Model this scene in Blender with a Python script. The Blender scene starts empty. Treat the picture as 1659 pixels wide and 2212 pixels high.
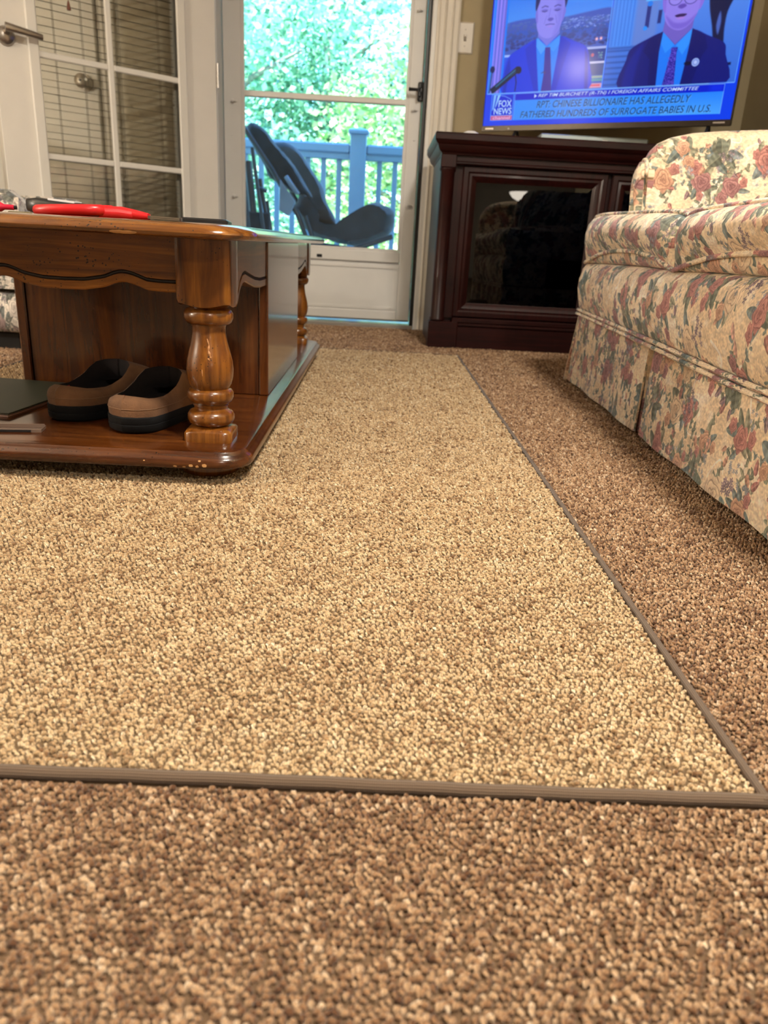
import bpy, bmesh, math, random
import numpy as np
from mathutils import Vector, Matrix

random.seed(7)
rng = np.random.default_rng(11)
SC = bpy.context.scene
COL = SC.collection
PI = math.pi

# ------------------------------------------------------------------ camera
F_PX, PITCH, ROLL, YAW, CAM_H = 1595.0, 19.8, 3.2, 1.3, 0.37
p_, r_, y_ = math.radians(PITCH), math.radians(ROLL), math.radians(YAW)
fw = Vector((math.sin(y_) * math.cos(p_), math.cos(y_) * math.cos(p_), -math.sin(p_)))
rt0 = Vector((math.cos(y_), -math.sin(y_), 0))
dn0 = fw.cross(rt0)
if dn0.z > 0:
    dn0 = -dn0
rt = math.cos(r_) * rt0 - math.sin(r_) * dn0
dn = math.sin(r_) * rt0 + math.cos(r_) * dn0
cam = bpy.data.cameras.new('camera')
cam.sensor_fit = 'VERTICAL'
cam.sensor_height = 36.0
cam.sensor_width = 27.0
cam.lens = F_PX / 2212.0 * 36.0
cam.clip_start = 0.02
cam.dof.use_dof = True
cam.dof.focus_distance = 1.0
cam.dof.aperture_fstop = cam.lens / 3.6
camo = bpy.data.objects.new('camera', cam)
COL.objects.link(camo)
camo.matrix_world = Matrix(((rt.x, -dn.x, -fw.x, 0), (rt.y, -dn.y, -fw.y, 0), (rt.z, -dn.z, -fw.z, CAM_H), (0, 0, 0, 1)))
SC.camera = camo

# ------------------------------------------------------------------ world, sun, exposure
world = bpy.data.worlds.new('sky')
SC.world = world
world.use_nodes = True
wn = world.node_tree
wn.nodes.clear()
wo = wn.nodes.new('ShaderNodeOutputWorld')
wb = wn.nodes.new('ShaderNodeBackground')
wtc = wn.nodes.new('ShaderNodeTexCoord')
wsep = wn.nodes.new('ShaderNodeSeparateXYZ')
wr = wn.nodes.new('ShaderNodeValToRGB')
wr.color_ramp.elements[0].position = 0.0
wr.color_ramp.elements[0].color = (0.42, 0.80, 1.0, 1)
wr.color_ramp.elements[1].position = 0.8
wr.color_ramp.elements[1].color = (0.10, 0.36, 1.0, 1)
wn.links.new(wtc.outputs['Generated'], wsep.inputs[0])
wn.links.new(wsep.outputs['Z'], wr.inputs[0])
wn.links.new(wr.outputs[0], wb.inputs[0])
wb.inputs[1].default_value = 4.4
wn.links.new(wb.outputs[0], wo.inputs[0])

sun = bpy.data.lights.new('sun', 'SUN')
sun.energy = 14.0
sun.angle = 0.01
sun.color = (1.0, 0.98, 0.84)
suno = bpy.data.objects.new('sun', sun)
COL.objects.link(suno)
suno.rotation_euler = Vector((0.25, 0.62, -0.9)).to_track_quat('-Z', 'Y').to_euler()

SC.view_settings.view_transform = 'Standard'
SC.view_settings.look = 'None'
SC.view_settings.gamma = 1.0
SC.view_settings.use_curve_mapping = False
SC.view_settings.exposure = 0.42
SC.cycles.use_denoising = True
SC.cycles.max_bounces = 7
SC.cycles.diffuse_bounces = 3
SC.cycles.glossy_bounces = 3
SC.cycles.transparent_max_bounces = 16
SC.cycles.caustics_reflective = False
SC.cycles.caustics_refractive = False
SC.cycles.sample_clamp_indirect = 4.0


def area_lamp(name, loc, size, watts, color, spread=PI):
    l = bpy.data.lights.new(name, 'AREA')
    l.shape = 'DISK'
    l.size = size
    l.energy = watts
    l.color = color
    o = bpy.data.objects.new(name, l)
    COL.objects.link(o)
    o.location = loc
    return o


# lamps of the room: a flush ceiling light overhead (its housing is built further down)
LAMP_CEIL = area_lamp('ceiling_lamp', (0.72, 0.20, 2.335), 0.34, 72, (1.0, 0.91, 0.78))
LAMP_CEIL2 = area_lamp("ceiling_lamp", (0.95, -2.2, 2.335), 0.34, 40, (1.0, 0.91, 0.78))


# ------------------------------------------------------------------ helpers
class MB:
    """collects geometry, links it as one mesh object"""
    def __init__(s):
        s.v, s.f, s.uv, s.mi = [], [], [], []

    def vert(s, p, uv=None):
        s.v.append(tuple(p)); s.uv.append(uv if uv else (0, 0)); return len(s.v) - 1

    def face(s, ids, mi=0):
        s.f.append(tuple(ids)); s.mi.append(mi)

    def box(s, a, b, mi=0):
        (x0, y0, z0), (x1, y1, z1) = a, b
        i = len(s.v)
        for p in ((x0, y0, z0), (x1, y0, z0), (x1, y1, z0), (x0, y1, z0), (x0, y0, z1), (x1, y0, z1), (x1, y1, z1), (x0, y1, z1)):
            s.vert(p)
        for q in ((3, 2, 1, 0), (4, 5, 6, 7), (0, 1, 5, 4), (1, 2, 6, 5), (2, 3, 7, 6), (3, 0, 4, 7)):
            s.face([i + k for k in q], mi)
        return s

    def cbox(s, a, b, c=0.004, mi=0):
        """box with chamfered edges"""
        (x0, y0, z0), (x1, y1, z1) = a, b
        cx, cy, cz = (x0 + x1) / 2, (y0 + y1) / 2, (z0 + z1) / 2
        hx, hy, hz = (x1 - x0) / 2, (y1 - y0) / 2, (z1 - z0) / 2
        c = min(c, hx * .9, hy * .9, hz * .9)
        rings = []
        for (ins, z) in ((c, -hz), (0, -hz + c), (0, hz - c), (c, hz)):
            w, d = hx - ins, hy - ins
            k = c - ins * 0.999
            pts = [(w, -d + c), (w, d - c), (w - c, d), (-w + c, d), (-w, d - c), (-w, -d + c), (-w + c, -d), (w - c, -d)] if ins == 0 else \
                  [(w, -d + c * .4), (w, d - c * .4), (w - c * .4, d), (-w + c * .4, d), (-w, d - c * .4), (-w, -d + c * .4), (-w + c * .4, -d), (w - c * .4, -d)]
            rings.append([s.vert((cx + px, cy + py, cz + z)) for px, py in pts])
        s.rings(rings, True, mi)
        return s

    def rings(s, rings, cap=True, mi=0, closed=True):
        n = len(rings[0])
        for a, b in zip(rings[:-1], rings[1:]):
            for i in range(n if closed else n - 1):
                j = (i + 1) % n
                s.face((a[i], a[j], b[j], b[i]), mi)
        if cap:
            s.face(rings[0][::-1], mi)
            s.face(rings[-1], mi)

    def loft(s, sections, cap=True, mi=0, closed=True, uvs=None):
        R = []
        for k, sec in enumerate(sections):
            R.append([s.vert(p, uvs[k][i] if uvs else None) for i, p in enumerate(sec)])
        s.rings(R, cap, mi, closed)
        return s

    def lathe(s, prof, c=(0, 0, 0), n=24, axis='z', mi=0, cap=True):
        secs = []
        for (r, h) in prof:
            sec = []
            for i in range(n):
                a = 2 * PI * i / n
                u, v = r * math.cos(a), r * math.sin(a)
                p = (u, v, h) if axis == 'z' else ((h, u, v) if axis == 'x' else (v, h, u))
                sec.append((c[0] + p[0], c[1] + p[1], c[2] + p[2]))
            secs.append(sec)
        return s.loft(secs, cap, mi)

    def tube(s, pts, r, n=8, cap=True, mi=0):
        pts = [Vector(p) for p in pts]
        secs = []
        up = None
        for i, p in enumerate(pts):
            a = pts[max(i - 1, 0)]; b = pts[min(i + 1, len(pts) - 1)]
            t = (b - a).normalized()
            if up is None:
                up = Vector((0, 0, 1)) if abs(t.z) < .9 else Vector((1, 0, 0))
            x = t.cross(up)
            if x.length < 1e-6:
                x = t.cross(Vector((0, 1, 0)))
            x.normalize(); y = x.cross(t).normalized(); up = y
            rr = r[i] if isinstance(r, (list, tuple)) else r
            secs.append([tuple(p + x * rr * math.cos(2 * PI * k / n) + y * rr * math.sin(2 * PI * k / n)) for k in range(n)])
        return s.loft(secs, cap, mi)

    def prism(s, poly, lo, hi, axis='y', mi=0):
        """polygon (a,b) extruded along axis; y: (x,z) polygon, x: (y,z), z: (x,y)"""
        def P(a, b, h):
            return (a, h, b) if axis == 'y' else ((h, a, b) if axis == 'x' else (a, b, h))
        return s.loft([[P(a, b, lo) for a, b in poly], [P(a, b, hi) for a, b in poly]], True, mi)

    def build(s, name, mats, parent=None, smooth=None, bevel=0):
        me = bpy.data.meshes.new(name)
        me.from_pydata(s.v, [], s.f)
        mats = mats if isinstance(mats, (list, tuple)) else [mats]
        for m in mats:
            me.materials.append(m)
        me.polygons.foreach_set('material_index', s.mi)
        uvl = me.uv_layers.new(name='UVMap')
        li = np.empty(len(me.loops), dtype=np.int32)
        me.loops.foreach_get('vertex_index', li)
        uvl.data.foreach_set('uv', np.asarray(s.uv, dtype=np.float32)[li].ravel())
        bm = bmesh.new(); bm.from_mesh(me)
        bmesh.ops.recalc_face_normals(bm, faces=bm.faces)
        if bevel:
            es = [e for e in bm.edges if len(e.link_faces) == 2 and e.calc_face_angle(0) > .6]
            bmesh.ops.bevel(bm, geom=es, offset=bevel, segments=2, affect='EDGES', profile=.5)
        bm.to_mesh(me); bm.free()
        if smooth is not None:
            me.polygons.foreach_set('use_smooth', [True] * len(me.polygons))
            if smooth < 180:
                me.set_sharp_from_angle(angle=math.radians(smooth))
        o = bpy.data.objects.new(name, me)
        COL.objects.link(o)
        if parent:
            o.parent = parent
        return o


def tag(o, label=None, cat=None, group=None, kind=None):
    if label: o['label'] = label
    if cat: o['category'] = cat
    if group: o['group'] = group
    if kind: o['kind'] = kind
    return o


def empty(name, loc=(0, 0, 0), label=None, cat=None, group=None, kind=None, parent=None, rz=0):
    o = bpy.data.objects.new(name, None)
    o.empty_display_size = .05
    COL.objects.link(o)
    o.location = loc
    o.rotation_euler[2] = rz
    if parent: o.parent = parent
    return tag(o, label, cat, group, kind)


def rrect(hx, hy, r, n=8):
    pts = []
    r = max(r, .0005)
    for (sx, sy, a0) in ((1, -1, -PI / 2), (1, 1, 0), (-1, 1, PI / 2), (-1, -1, PI)):
        for i in range(n + 1):
            a = a0 + PI / 2 * i / n
            pts.append((sx * (hx - r) + r * math.cos(a), sy * (hy - r) + r * math.sin(a)))
    return pts


def slab(mb, c, hx, hy, r, prof, n=8, mi=0):
    """rounded rectangle lofted through (inset, z)"""
    secs = []
    for ins, z in prof:
        secs.append([(c[0] + a, c[1] + b, z) for a, b in rrect(hx - ins, hy - ins, max(r - ins, .001), n)])
    mb.loft(secs, True, mi)
    return mb


def interp(x, xs, ys):
    return float(np.interp(x, xs, ys))


# ------------------------------------------------------------------ materials
def srgb(r, g, b):
    f = lambda c: (c / 255) / 12.92 if c / 255 <= .04045 else ((c / 255 + .055) / 1.055) ** 2.4
    return (f(r), f(g), f(b))


def nt(name):
    m = bpy.data.materials.new(name)
    m.use_nodes = True
    t = m.node_tree
    b = t.nodes['Principled BSDF']
    return m, t, b


def setp(b, **k):
    for n, v in k.items():
        n = n.replace('_', ' ')
        if n in b.inputs:
            b.inputs[n].default_value = v


def plain(name, col, rough=.5, metal=0, vary=.06, vscale=12, bump=0, bscale=200, coat=0, spec=.5, sheen=0):
    m, t, b = nt(name)
    setp(b, Roughness=rough, Metallic=metal, Coat_Weight=coat, Specular_IOR_Level=spec, Sheen_Weight=sheen)
    tc = t.nodes.new('ShaderNodeTexCoord')
    n = t.nodes.new('ShaderNodeTexNoise'); n.inputs['Scale'].default_value = vscale; n.inputs['Detail'].default_value = 4
    t.links.new(tc.outputs['Object'], n.inputs['Vector'])
    r = t.nodes.new('ShaderNodeValToRGB')
    r.color_ramp.elements[0].color = (*[c * (1 - vary) for c in col], 1)
    r.color_ramp.elements[1].color = (*[min(1, c * (1 + vary)) for c in col], 1)
    r.color_ramp.elements[0].position = .3; r.color_ramp.elements[1].position = .7
    t.links.new(n.outputs['Fac'], r.inputs[0]); t.links.new(r.outputs[0], b.inputs['Base Color'])
    if bump:
        n2 = t.nodes.new('ShaderNodeTexNoise'); n2.inputs['Scale'].default_value = bscale; n2.inputs['Detail'].default_value = 3
        t.links.new(tc.outputs['Object'], n2.inputs['Vector'])
        bp = t.nodes.new('ShaderNodeBump'); bp.inputs['Strength'].default_value = bump; bp.inputs['Distance'].default_value = .002
        t.links.new(n2.outputs['Fac'], bp.inputs['Height']); t.links.new(bp.outputs[0], b.inputs['Normal'])
    return m


def wood(name, stops, axis, rough=.3, stretch=18, scale=3.0, pits=True, coat=.5, chips=False, spec=.5):
    m, t, b = nt(name)
    setp(b, Specular_IOR_Level=spec, Roughness=rough, Coat_Weight=coat, Coat_Roughness=.12)
    L = t.links.new
    tc = t.nodes.new('ShaderNodeTexCoord')
    mp = t.nodes.new('ShaderNodeMapping')
    sc = [stretch] * 3; sc['xyz'.index(axis)] = 1.2
    mp.inputs['Scale'].default_value = sc
    L(tc.outputs['Object'], mp.inputs[0])
    n = t.nodes.new('ShaderNodeTexNoise'); n.inputs['Scale'].default_value = scale; n.inputs['Detail'].default_value = 7; n.inputs['Roughness'].default_value = .62; n.inputs['Distortion'].default_value = .8
    L(mp.outputs[0], n.inputs['Vector'])
    r = t.nodes.new('ShaderNodeValToRGB')
    e = r.color_ramp.elements
    e[0].position, e[0].color = stops[0][0], (*stops[0][1], 1)
    e[1].position, e[1].color = stops[-1][0], (*stops[-1][1], 1)
    for p, c in stops[1:-1]:
        k = e.new(p); k.color = (*c, 1)
    L(n.outputs['Fac'], r.inputs[0])
    col = r.outputs[0]
    # broad mottling
    n3 = t.nodes.new('ShaderNodeTexNoise'); n3.inputs['Scale'].default_value = 9; n3.inputs['Detail'].default_value = 3
    L(tc.outputs['Object'], n3.inputs['Vector'])
    mm = t.nodes.new('ShaderNodeMapRange'); mm.inputs[1].default_value = .3; mm.inputs[2].default_value = .7; mm.inputs[3].default_value = .68; mm.inputs[4].default_value = 1.2
    L(n3.outputs['Fac'], mm.inputs[0])
    mx = t.nodes.new('ShaderNodeMix'); mx.data_type = 'RGBA'; mx.blend_type = 'MULTIPLY'; mx.inputs[0].default_value = 1
    L(col, mx.inputs[6]); L(mm.outputs[0], mx.inputs[7]); col = mx.outputs[2]
    if pits:
        # dark worm holes and dents of the distressed finish
        vo = t.nodes.new('ShaderNodeTexVoronoi'); vo.inputs['Scale'].default_value = 165; vo.inputs['Randomness'].default_value = 1
        L(tc.outputs['Object'], vo.inputs['Vector'])
        n4 = t.nodes.new('ShaderNodeTexNoise'); n4.inputs['Scale'].default_value = 14
        L(tc.outputs['Object'], n4.inputs['Vector'])
        thr = t.nodes.new('ShaderNodeMapRange'); thr.inputs[1].default_value = .36; thr.inputs[2].default_value = .70; thr.inputs[3].default_value = .0; thr.inputs[4].default_value = .24
        L(n4.outputs['Fac'], thr.inputs[0])
        lt = t.nodes.new('ShaderNodeMath'); lt.operation = 'LESS_THAN'
        L(vo.outputs['Distance'], lt.inputs[0]); L(thr.outputs[0], lt.inputs[1])
        mx2 = t.nodes.new('ShaderNodeMix'); mx2.data_type = 'RGBA'
        L(lt.outputs[0], mx2.inputs[0]); L(col, mx2.inputs[6]); mx2.inputs[7].default_value = (.02, .006, .002, 1); col = mx2.outputs[2]
    if chips:
        # worn-through pale chips along a narrow band
        v2 = t.nodes.new('ShaderNodeTexNoise'); v2.inputs['Scale'].default_value = 60; v2.inputs['Detail'].default_value = 2
        L(tc.outputs['Object'], v2.inputs['Vector'])
        n5 = t.nodes.new('ShaderNodeTexNoise'); n5.inputs['Scale'].default_value = 5
        L(tc.outputs['Object'], n5.inputs['Vector'])
        ad = t.nodes.new('ShaderNodeMath'); ad.operation = 'ADD'
        L(v2.outputs['Fac'], ad.inputs[0]); L(n5.outputs['Fac'], ad.inputs[1])
        gt = t.nodes.new('ShaderNodeMath'); gt.operation = 'GREATER_THAN'; gt.inputs[1].default_value = 1.33
        L(ad.outputs[0], gt.inputs[0])
        mx3 = t.nodes.new('ShaderNodeMix'); mx3.data_type = 'RGBA'
        L(gt.outputs[0], mx3.inputs[0]); L(col, mx3.inputs[6]); mx3.inputs[7].default_value = (.50, .27, .10, 1); col = mx3.outputs[2]
    L(col, b.inputs['Base Color'])
    bp = t.nodes.new('ShaderNodeBump'); bp.inputs['Strength'].default_value = .06; bp.inputs['Distance'].default_value = .002
    L(n.outputs['Fac'], bp.inputs['Height']); L(bp.outputs[0], b.inputs['Normal'])
    return m


def glass(name, tint=(1, 1, 1), dark=1.0, ior=1.45, rough=0.0):
    m = bpy.data.materials.new(name); m.use_nodes = True
    t = m.node_tree; t.nodes.clear()
    o = t.nodes.new('ShaderNodeOutputMaterial')
    tr = t.nodes.new('ShaderNodeBsdfTransparent'); tr.inputs[0].default_value = (*[c * dark for c in tint], 1)
    gl = t.nodes.new('ShaderNodeBsdfGlossy'); gl.inputs['Roughness'].default_value = rough
    fr = t.nodes.new('ShaderNodeFresnel'); fr.inputs[0].default_value = ior
    mx = t.nodes.new('ShaderNodeMixShader')
    t.links.new(fr.outputs[0], mx.inputs[0]); t.links.new(tr.outputs[0], mx.inputs[1]); t.links.new(gl.outputs[0], mx.inputs[2])
    t.links.new(mx.outputs[0], o.inputs[0])
    return m


def emit(name, col, s):
    m, t, b = nt(name)
    setp(b, Base_Color=(*col, 1), Emission_Color=(*col, 1), Emission_Strength=s, Roughness=.6)
    return m


OAK = [(.28, (.045, .011, .002)), (.45, (.135, .040, .004)), (.60, (.235, .082, .009)), (.75, (.34, .132, .016))]
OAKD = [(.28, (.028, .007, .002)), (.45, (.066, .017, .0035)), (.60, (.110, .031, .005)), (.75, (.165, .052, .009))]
M_oak_x = wood('distressed_oak_x', OAK, 'x')
M_oak_y = wood('distressed_oak_y', OAK, 'y', rough=.32)
M_oak_z = wood('distressed_oak_z', OAK, 'z', rough=.28)
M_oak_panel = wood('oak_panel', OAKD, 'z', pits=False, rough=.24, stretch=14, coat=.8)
M_oak_edge = wood('worn_oak_edge', OAK, 'y', chips=True)
M_oak_top = wood('oak_top', OAK, 'x', rough=.16, coat=1.0)
M_groove = plain('groove_dark', (.012, .007, .005), .5)
MAH = [(.3, (.010, .0013, .0011)), (.5, (.019, .0024, .0019)), (.72, (.031, .0044, .0035))]
M_mah_x = wood('mahogany_x', MAH, 'x', pits=False, rough=.42, coat=.05, stretch=30, spec=.25)
M_mah_z = wood('mahogany_z', MAH, 'z', pits=False, rough=.42, coat=.05, stretch=30, spec=.25)
M_white = plain('white_paint', (.80, .77, .71), .38, vary=.02)
M_door = plain('white_door_paint', (.82, .78, .72), .42, vary=.02)
M_vinyl = plain('white_vinyl', (.74, .73, .71), .4, vary=.02)
M_trim = plain('white_trim', (.72, .67, .59), .4, vary=.02)
M_wall = plain('olive_beige_wall', (.40, .33, .20), .75, vary=.03, bump=.05, bscale=300)
M_wallL = plain('cream_wall', (.66, .60, .49), .8, vary=.03)
M_ceil = plain('ceiling_white', (.78, .74, .68), .9, vary=.02)
M_black = plain('black_plastic', (.012, .012, .013), .35)
M_blackg = plain('black_gloss', (.006, .006, .008), .12)
M_rubber = plain('black_rubber', (.006, .0062, .007), .8, bump=.2, spec=.2)
M_metal = plain('brushed_nickel', (.42, .38, .34), .32, metal=1)
M_red = plain('red_plastic', (.62, .015, .020), .3, vary=.04)
M_blade = plain('steel_blade', (.50, .46, .40), .28, metal=1)
M_label = plain('white_label', (.8, .8, .8), .5)
# ------------------------------------------------------------------ painted images (floral cloth, picture on the screen)
def make_image(name, arr):
    """arr: H x W x 3 display values 0..1, row 0 at the top"""
    h, w, _ = arr.shape
    im = bpy.data.images.new(name, w, h, alpha=False)
    px = np.ones((h, w, 4), dtype=np.float32)
    px[:, :, :3] = np.clip(arr[::-1], 0, 1)
    im.pixels.foreach_set(px.ravel())
    im.update()
    im.pack()
    return im


def smoothnoise(h, w, cells, seed):
    r = np.random.default_rng(seed)
    g = r.random((cells, cells))
    ys = np.arange(h) / h * cells; xs = np.arange(w) / w * cells
    y0 = ys.astype(int); x0 = xs.astype(int)
    fy = ys - y0; fx = xs - x0
    fy = fy * fy * (3 - 2 * fy); fx = fx * fx * (3 - 2 * fx)
    y1 = (y0 + 1) % cells; x1 = (x0 + 1) % cells
    a = g[np.ix_(y0, x0)]; b = g[np.ix_(y0, x1)]; c = g[np.ix_(y1, x0)]; d = g[np.ix_(y1, x1)]
    return (a * (1 - fx) + b * fx) * (1 - fy[:, None]) + (c * (1 - fx) + d * fx) * fy[:, None]


def paint_floral(W=2400, H=1600):
    """toroidal tile, 2 px per mm (1.2 m x 0.8 m)"""
    C = lambda *c: np.array(c, dtype=np.float32) / 255
    n1 = smoothnoise(H, W, 10, 1); n2 = smoothnoise(H, W, 48, 2); n3 = smoothnoise(H, W, 300, 3)
    im = np.empty((H, W, 3), dtype=np.float32)
    base, base2, pale = C(230, 200, 152), C(214, 178, 124), C(236, 220, 198)
    k = np.clip((n1 - .35) * 2, 0, 1)[:, :, None]
    im[:] = base * (1 - k) + base2 * k
    k = np.clip((n2 - .6) * 2.2, 0, .8)[:, :, None]
    im[:] = im * (1 - k) + pale * k
    im *= (0.95 + .1 * n3)[:, :, None]

    def stamp(cx, cy, R, fn):
        x0, y0 = int(cx - R), int(cy - R); n = int(2 * R) + 1
        yy, xx = np.mgrid[0:n, 0:n].astype(np.float32)
        X = xx + x0 - cx; Y = yy + y0 - cy
        a, col = fn(X, Y)
        iy = (np.arange(n) + y0) % H; ix = (np.arange(n) + x0) % W
        sub = im[np.ix_(iy, ix)]
        a = np.clip(a, 0, 1)[:, :, None]
        im[np.ix_(iy, ix)] = sub * (1 - a) + col * a

    def leaf(cx, cy, L, ang, wid, col, vein):
        ca, sa = math.cos(ang), math.sin(ang)
        def fn(X, Y):
            u = (X * ca + Y * sa) / L; v = (-X * sa + Y * ca) / (L * wid)
            w = np.sqrt(np.clip(1 - u * u, 0, 1)) * (1 - .35 * u)
            d = (w - np.abs(v)) * L * wid
            a = np.clip(d * .8 + .5, 0, 1) * (np.abs(u) < 1) * .93
            mid = np.exp(-(v * L * wid) ** 2 / 5)
            rib = (np.abs(((u * 5 - np.abs(v) * .9) % 1) - .5) < .1) * .35
            sh = (.86 + .28 * (v > 0) + .12 * np.sin(u * 9 + cx))[:, :, None]
            s = np.clip(mid + rib, 0, 1)[:, :, None] * .55
            return a, np.clip(col * sh * (1 - s) + vein * s, 0, 1)
        stamp(cx, cy, L * 1.15, fn)

    def rose(cx, cy, R, cols, ph, squash=1.0, petals=5):
        dark, mid, lite = cols
        def fn(X, Y):
            Y = Y / squash
            th = np.arctan2(Y, X); r = np.hypot(X, Y)
            edge = R * (.86 + .09 * np.sin(petals * th + ph) + .05 * np.sin(9 * th + ph * 2))
            a = np.clip((edge - r) * .6 + .5, 0, 1)
            q = r / R
            ring = q * 3.6 + .35 * np.sin(3 * th + ph * 3 + q * 4) + th / (2 * PI)
            fr = ring - np.floor(ring)
            line = np.clip((fr - .70) * 6, 0, 1) * np.clip((1 - fr) * 12, 0, 1)
            grad = np.clip(fr * .95 + .10 * np.sin(th * 11 + ph) + .08 * np.sin(th * 23), 0, 1)[:, :, None]
            col = mid * (1 - grad) + lite * grad
            dk = np.clip(line * .9 + np.clip(.40 - q, 0, 1) * 1.3, 0, .92)[:, :, None]
            side = np.clip((X * .5 + Y * .6) / R, 0, 1)[:, :, None] * .55
            col = col * (1 - dk) + dark * dk
            col = col * (1 - side) + dark * side
            return a * .97, col
        stamp(cx, cy, R * 1.2 * max(1, squash), fn)

    def blossoms(cx, cy, n, spread, col, r):
        for _ in range(n):
            ax = cx + R_.normal(0, spread); ay = cy + R_.normal(0, spread * 1.5)
            ph = R_.random() * 6
            c2 = np.clip(col * R_.uniform(.75, 1.2), 0, 1)
            def fn(X, Y):
                th = np.arctan2(Y, X); q = np.hypot(X, Y)
                e = r * (.7 + .35 * np.cos(5 * th + ph))
                a = np.clip((e - q) * .7 + .5, 0, 1) * .9
                s = np.clip(1 - q / (r * .4), 0, 1)[:, :, None] * .6
                return a, c2 * (1 - s) + C(240, 205, 130) * s
            stamp(ax, ay, r * 1.3, fn)

    def stem(pts, w, col):
        pts = np.array(pts, dtype=np.float32)
        t = np.linspace(0, 1, 40)[:, None]
        b = (1 - t) ** 2 * pts[0] + 2 * t * (1 - t) * pts[1] + t * t * pts[2]
        for x, y in b:
            stamp(float(x), float(y), w * 2 + 2, lambda X, Y: (np.clip(w - np.hypot(X, Y) + .5, 0, 1) * .8, np.ones(X.shape + (1,), dtype=np.float32) * col))
        return b

    R_ = np.random.default_rng(5)
    greens = [C(96, 104, 88), C(118, 120, 96), C(84, 104, 106), C(98, 118, 126), C(138, 134, 106)]
    vein = C(150, 150, 112)
    reds = (C(104, 34, 40), C(172, 74, 62), C(214, 128, 96))
    plum = (C(88, 34, 48), C(146, 70, 78), C(200, 130, 116))
    rust = (C(128, 62, 30), C(190, 116, 62), C(230, 178, 118))
    crm = (C(150, 104, 62), C(222, 184, 132), C(240, 214, 170))
    # pale scrolls in the ground
    for _ in range(46):
        x, y = R_.random() * W, R_.random() * H
        s = R_.uniform(50, 110); a = R_.random() * 6.28
        stem([(x, y), (x + s * math.cos(a), y + s * math.sin(a)), (x + s * 1.2 * math.cos(a + 1.6), y + s * 1.2 * math.sin(a + 1.6))], R_.uniform(3, 7), C(238, 222, 202))
    spots = []
    gx, gy = 12, 8
    for j in range(gy):
        for i in range(gx):
            spots.append(((i + .5 + R_.uniform(-.28, .28) + (.5 if j % 2 else 0)) * W / gx, (j + .5 + R_.uniform(-.28, .28)) * H / gy))
    R_.shuffle(spots)
    for k, (x, y) in enumerate(spots):
        kind = k % 5
        # loose sprays around the bouquet
        for _ in range(R_.integers(3, 6)):
            a = R_.random() * 6.28; d = R_.uniform(90, 180)
            g = greens[R_.integers(5)]
            b = stem([(x, y), (x + .6 * d * math.cos(a + .4), y + .6 * d * math.sin(a + .4)), (x + d * math.cos(a), y + d * math.sin(a))], 1.6, g)
            for q in range(10, 40, 5):
                s = 1 if q % 2 else -1
                leaf(float(b[q][0]) + 7 * s, float(b[q][1]) + 6, R_.uniform(10, 20), a + s * 1.0, R_.uniform(.3, .5), g, vein)
            if R_.random() < .75:
                c = [C(150, 60, 52), C(176, 104, 60), C(112, 84, 104), C(190, 122, 96)][R_.integers(4)]
                leaf(float(b[-1][0]), float(b[-1][1]), R_.uniform(15, 27), a + R_.uniform(-.4, .4), .5, c, C(214, 150, 110))
        nl = R_.integers(5, 9)
        for q in range(nl):
            a = q * 6.28 / nl + R_.uniform(-.4, .4)
            d = R_.uniform(38, 72)
            leaf(x + d * math.cos(a), y + d * math.sin(a), R_.uniform(26, 50), a + R_.uniform(-.7, .7), R_.uniform(.34, .55), greens[R_.integers(5)], vein)
        if kind in (0, 1, 3):
            cols = [reds, plum, reds, rust][R_.integers(4)]
            rose(x, y, R_.uniform(40, 66), cols, R_.random() * 6, R_.uniform(.9, 1.25))
            a = R_.random() * 6.28
            rose(x + 75 * math.cos(a), y + 75 * math.sin(a), R_.uniform(24, 42), [plum, rust, crm, reds][R_.integers(4)], R_.random() * 6)
            rose(x - 66 * math.cos(a + .6), y - 66 * math.sin(a + .6), R_.uniform(16, 28), reds, R_.random() * 6, 1.3)
        elif kind == 2:
            rose(x, y, R_.uniform(56, 84), crm, R_.random() * 6, 1.0, 8)
            rose(x + 58, y + 50, 32, rust, 1.0)
            blossoms(x - 90, y - 50, 14, 20, C(118, 92, 116), 12)
        else:
            blossoms(x, y, 20, 22, [C(168, 92, 84), C(120, 98, 120), C(188, 132, 84)][R_.integers(3)], 10)
            for q in range(3):
                a = R_.random() * 6.28
                leaf(x + 46 * math.cos(a), y + 46 * math.sin(a), 36, a, .85, greens[R_.integers(3)], vein)
        blossoms(x + R_.uniform(-120, 120), y + R_.uniform(-120, 120), 9, 20, C(116, 126, 150), 9)
    n4 = smoothnoise(H, W, 140, 8)
    im *= (0.90 + .12 * n3 + .10 * n4)[:, :, None]
    g_ = im.mean(2, keepdims=True)
    im = np.roll(im, 1, 0) * .25 + im * .5 + np.roll(im, -1, 0) * .25
    return im


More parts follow.
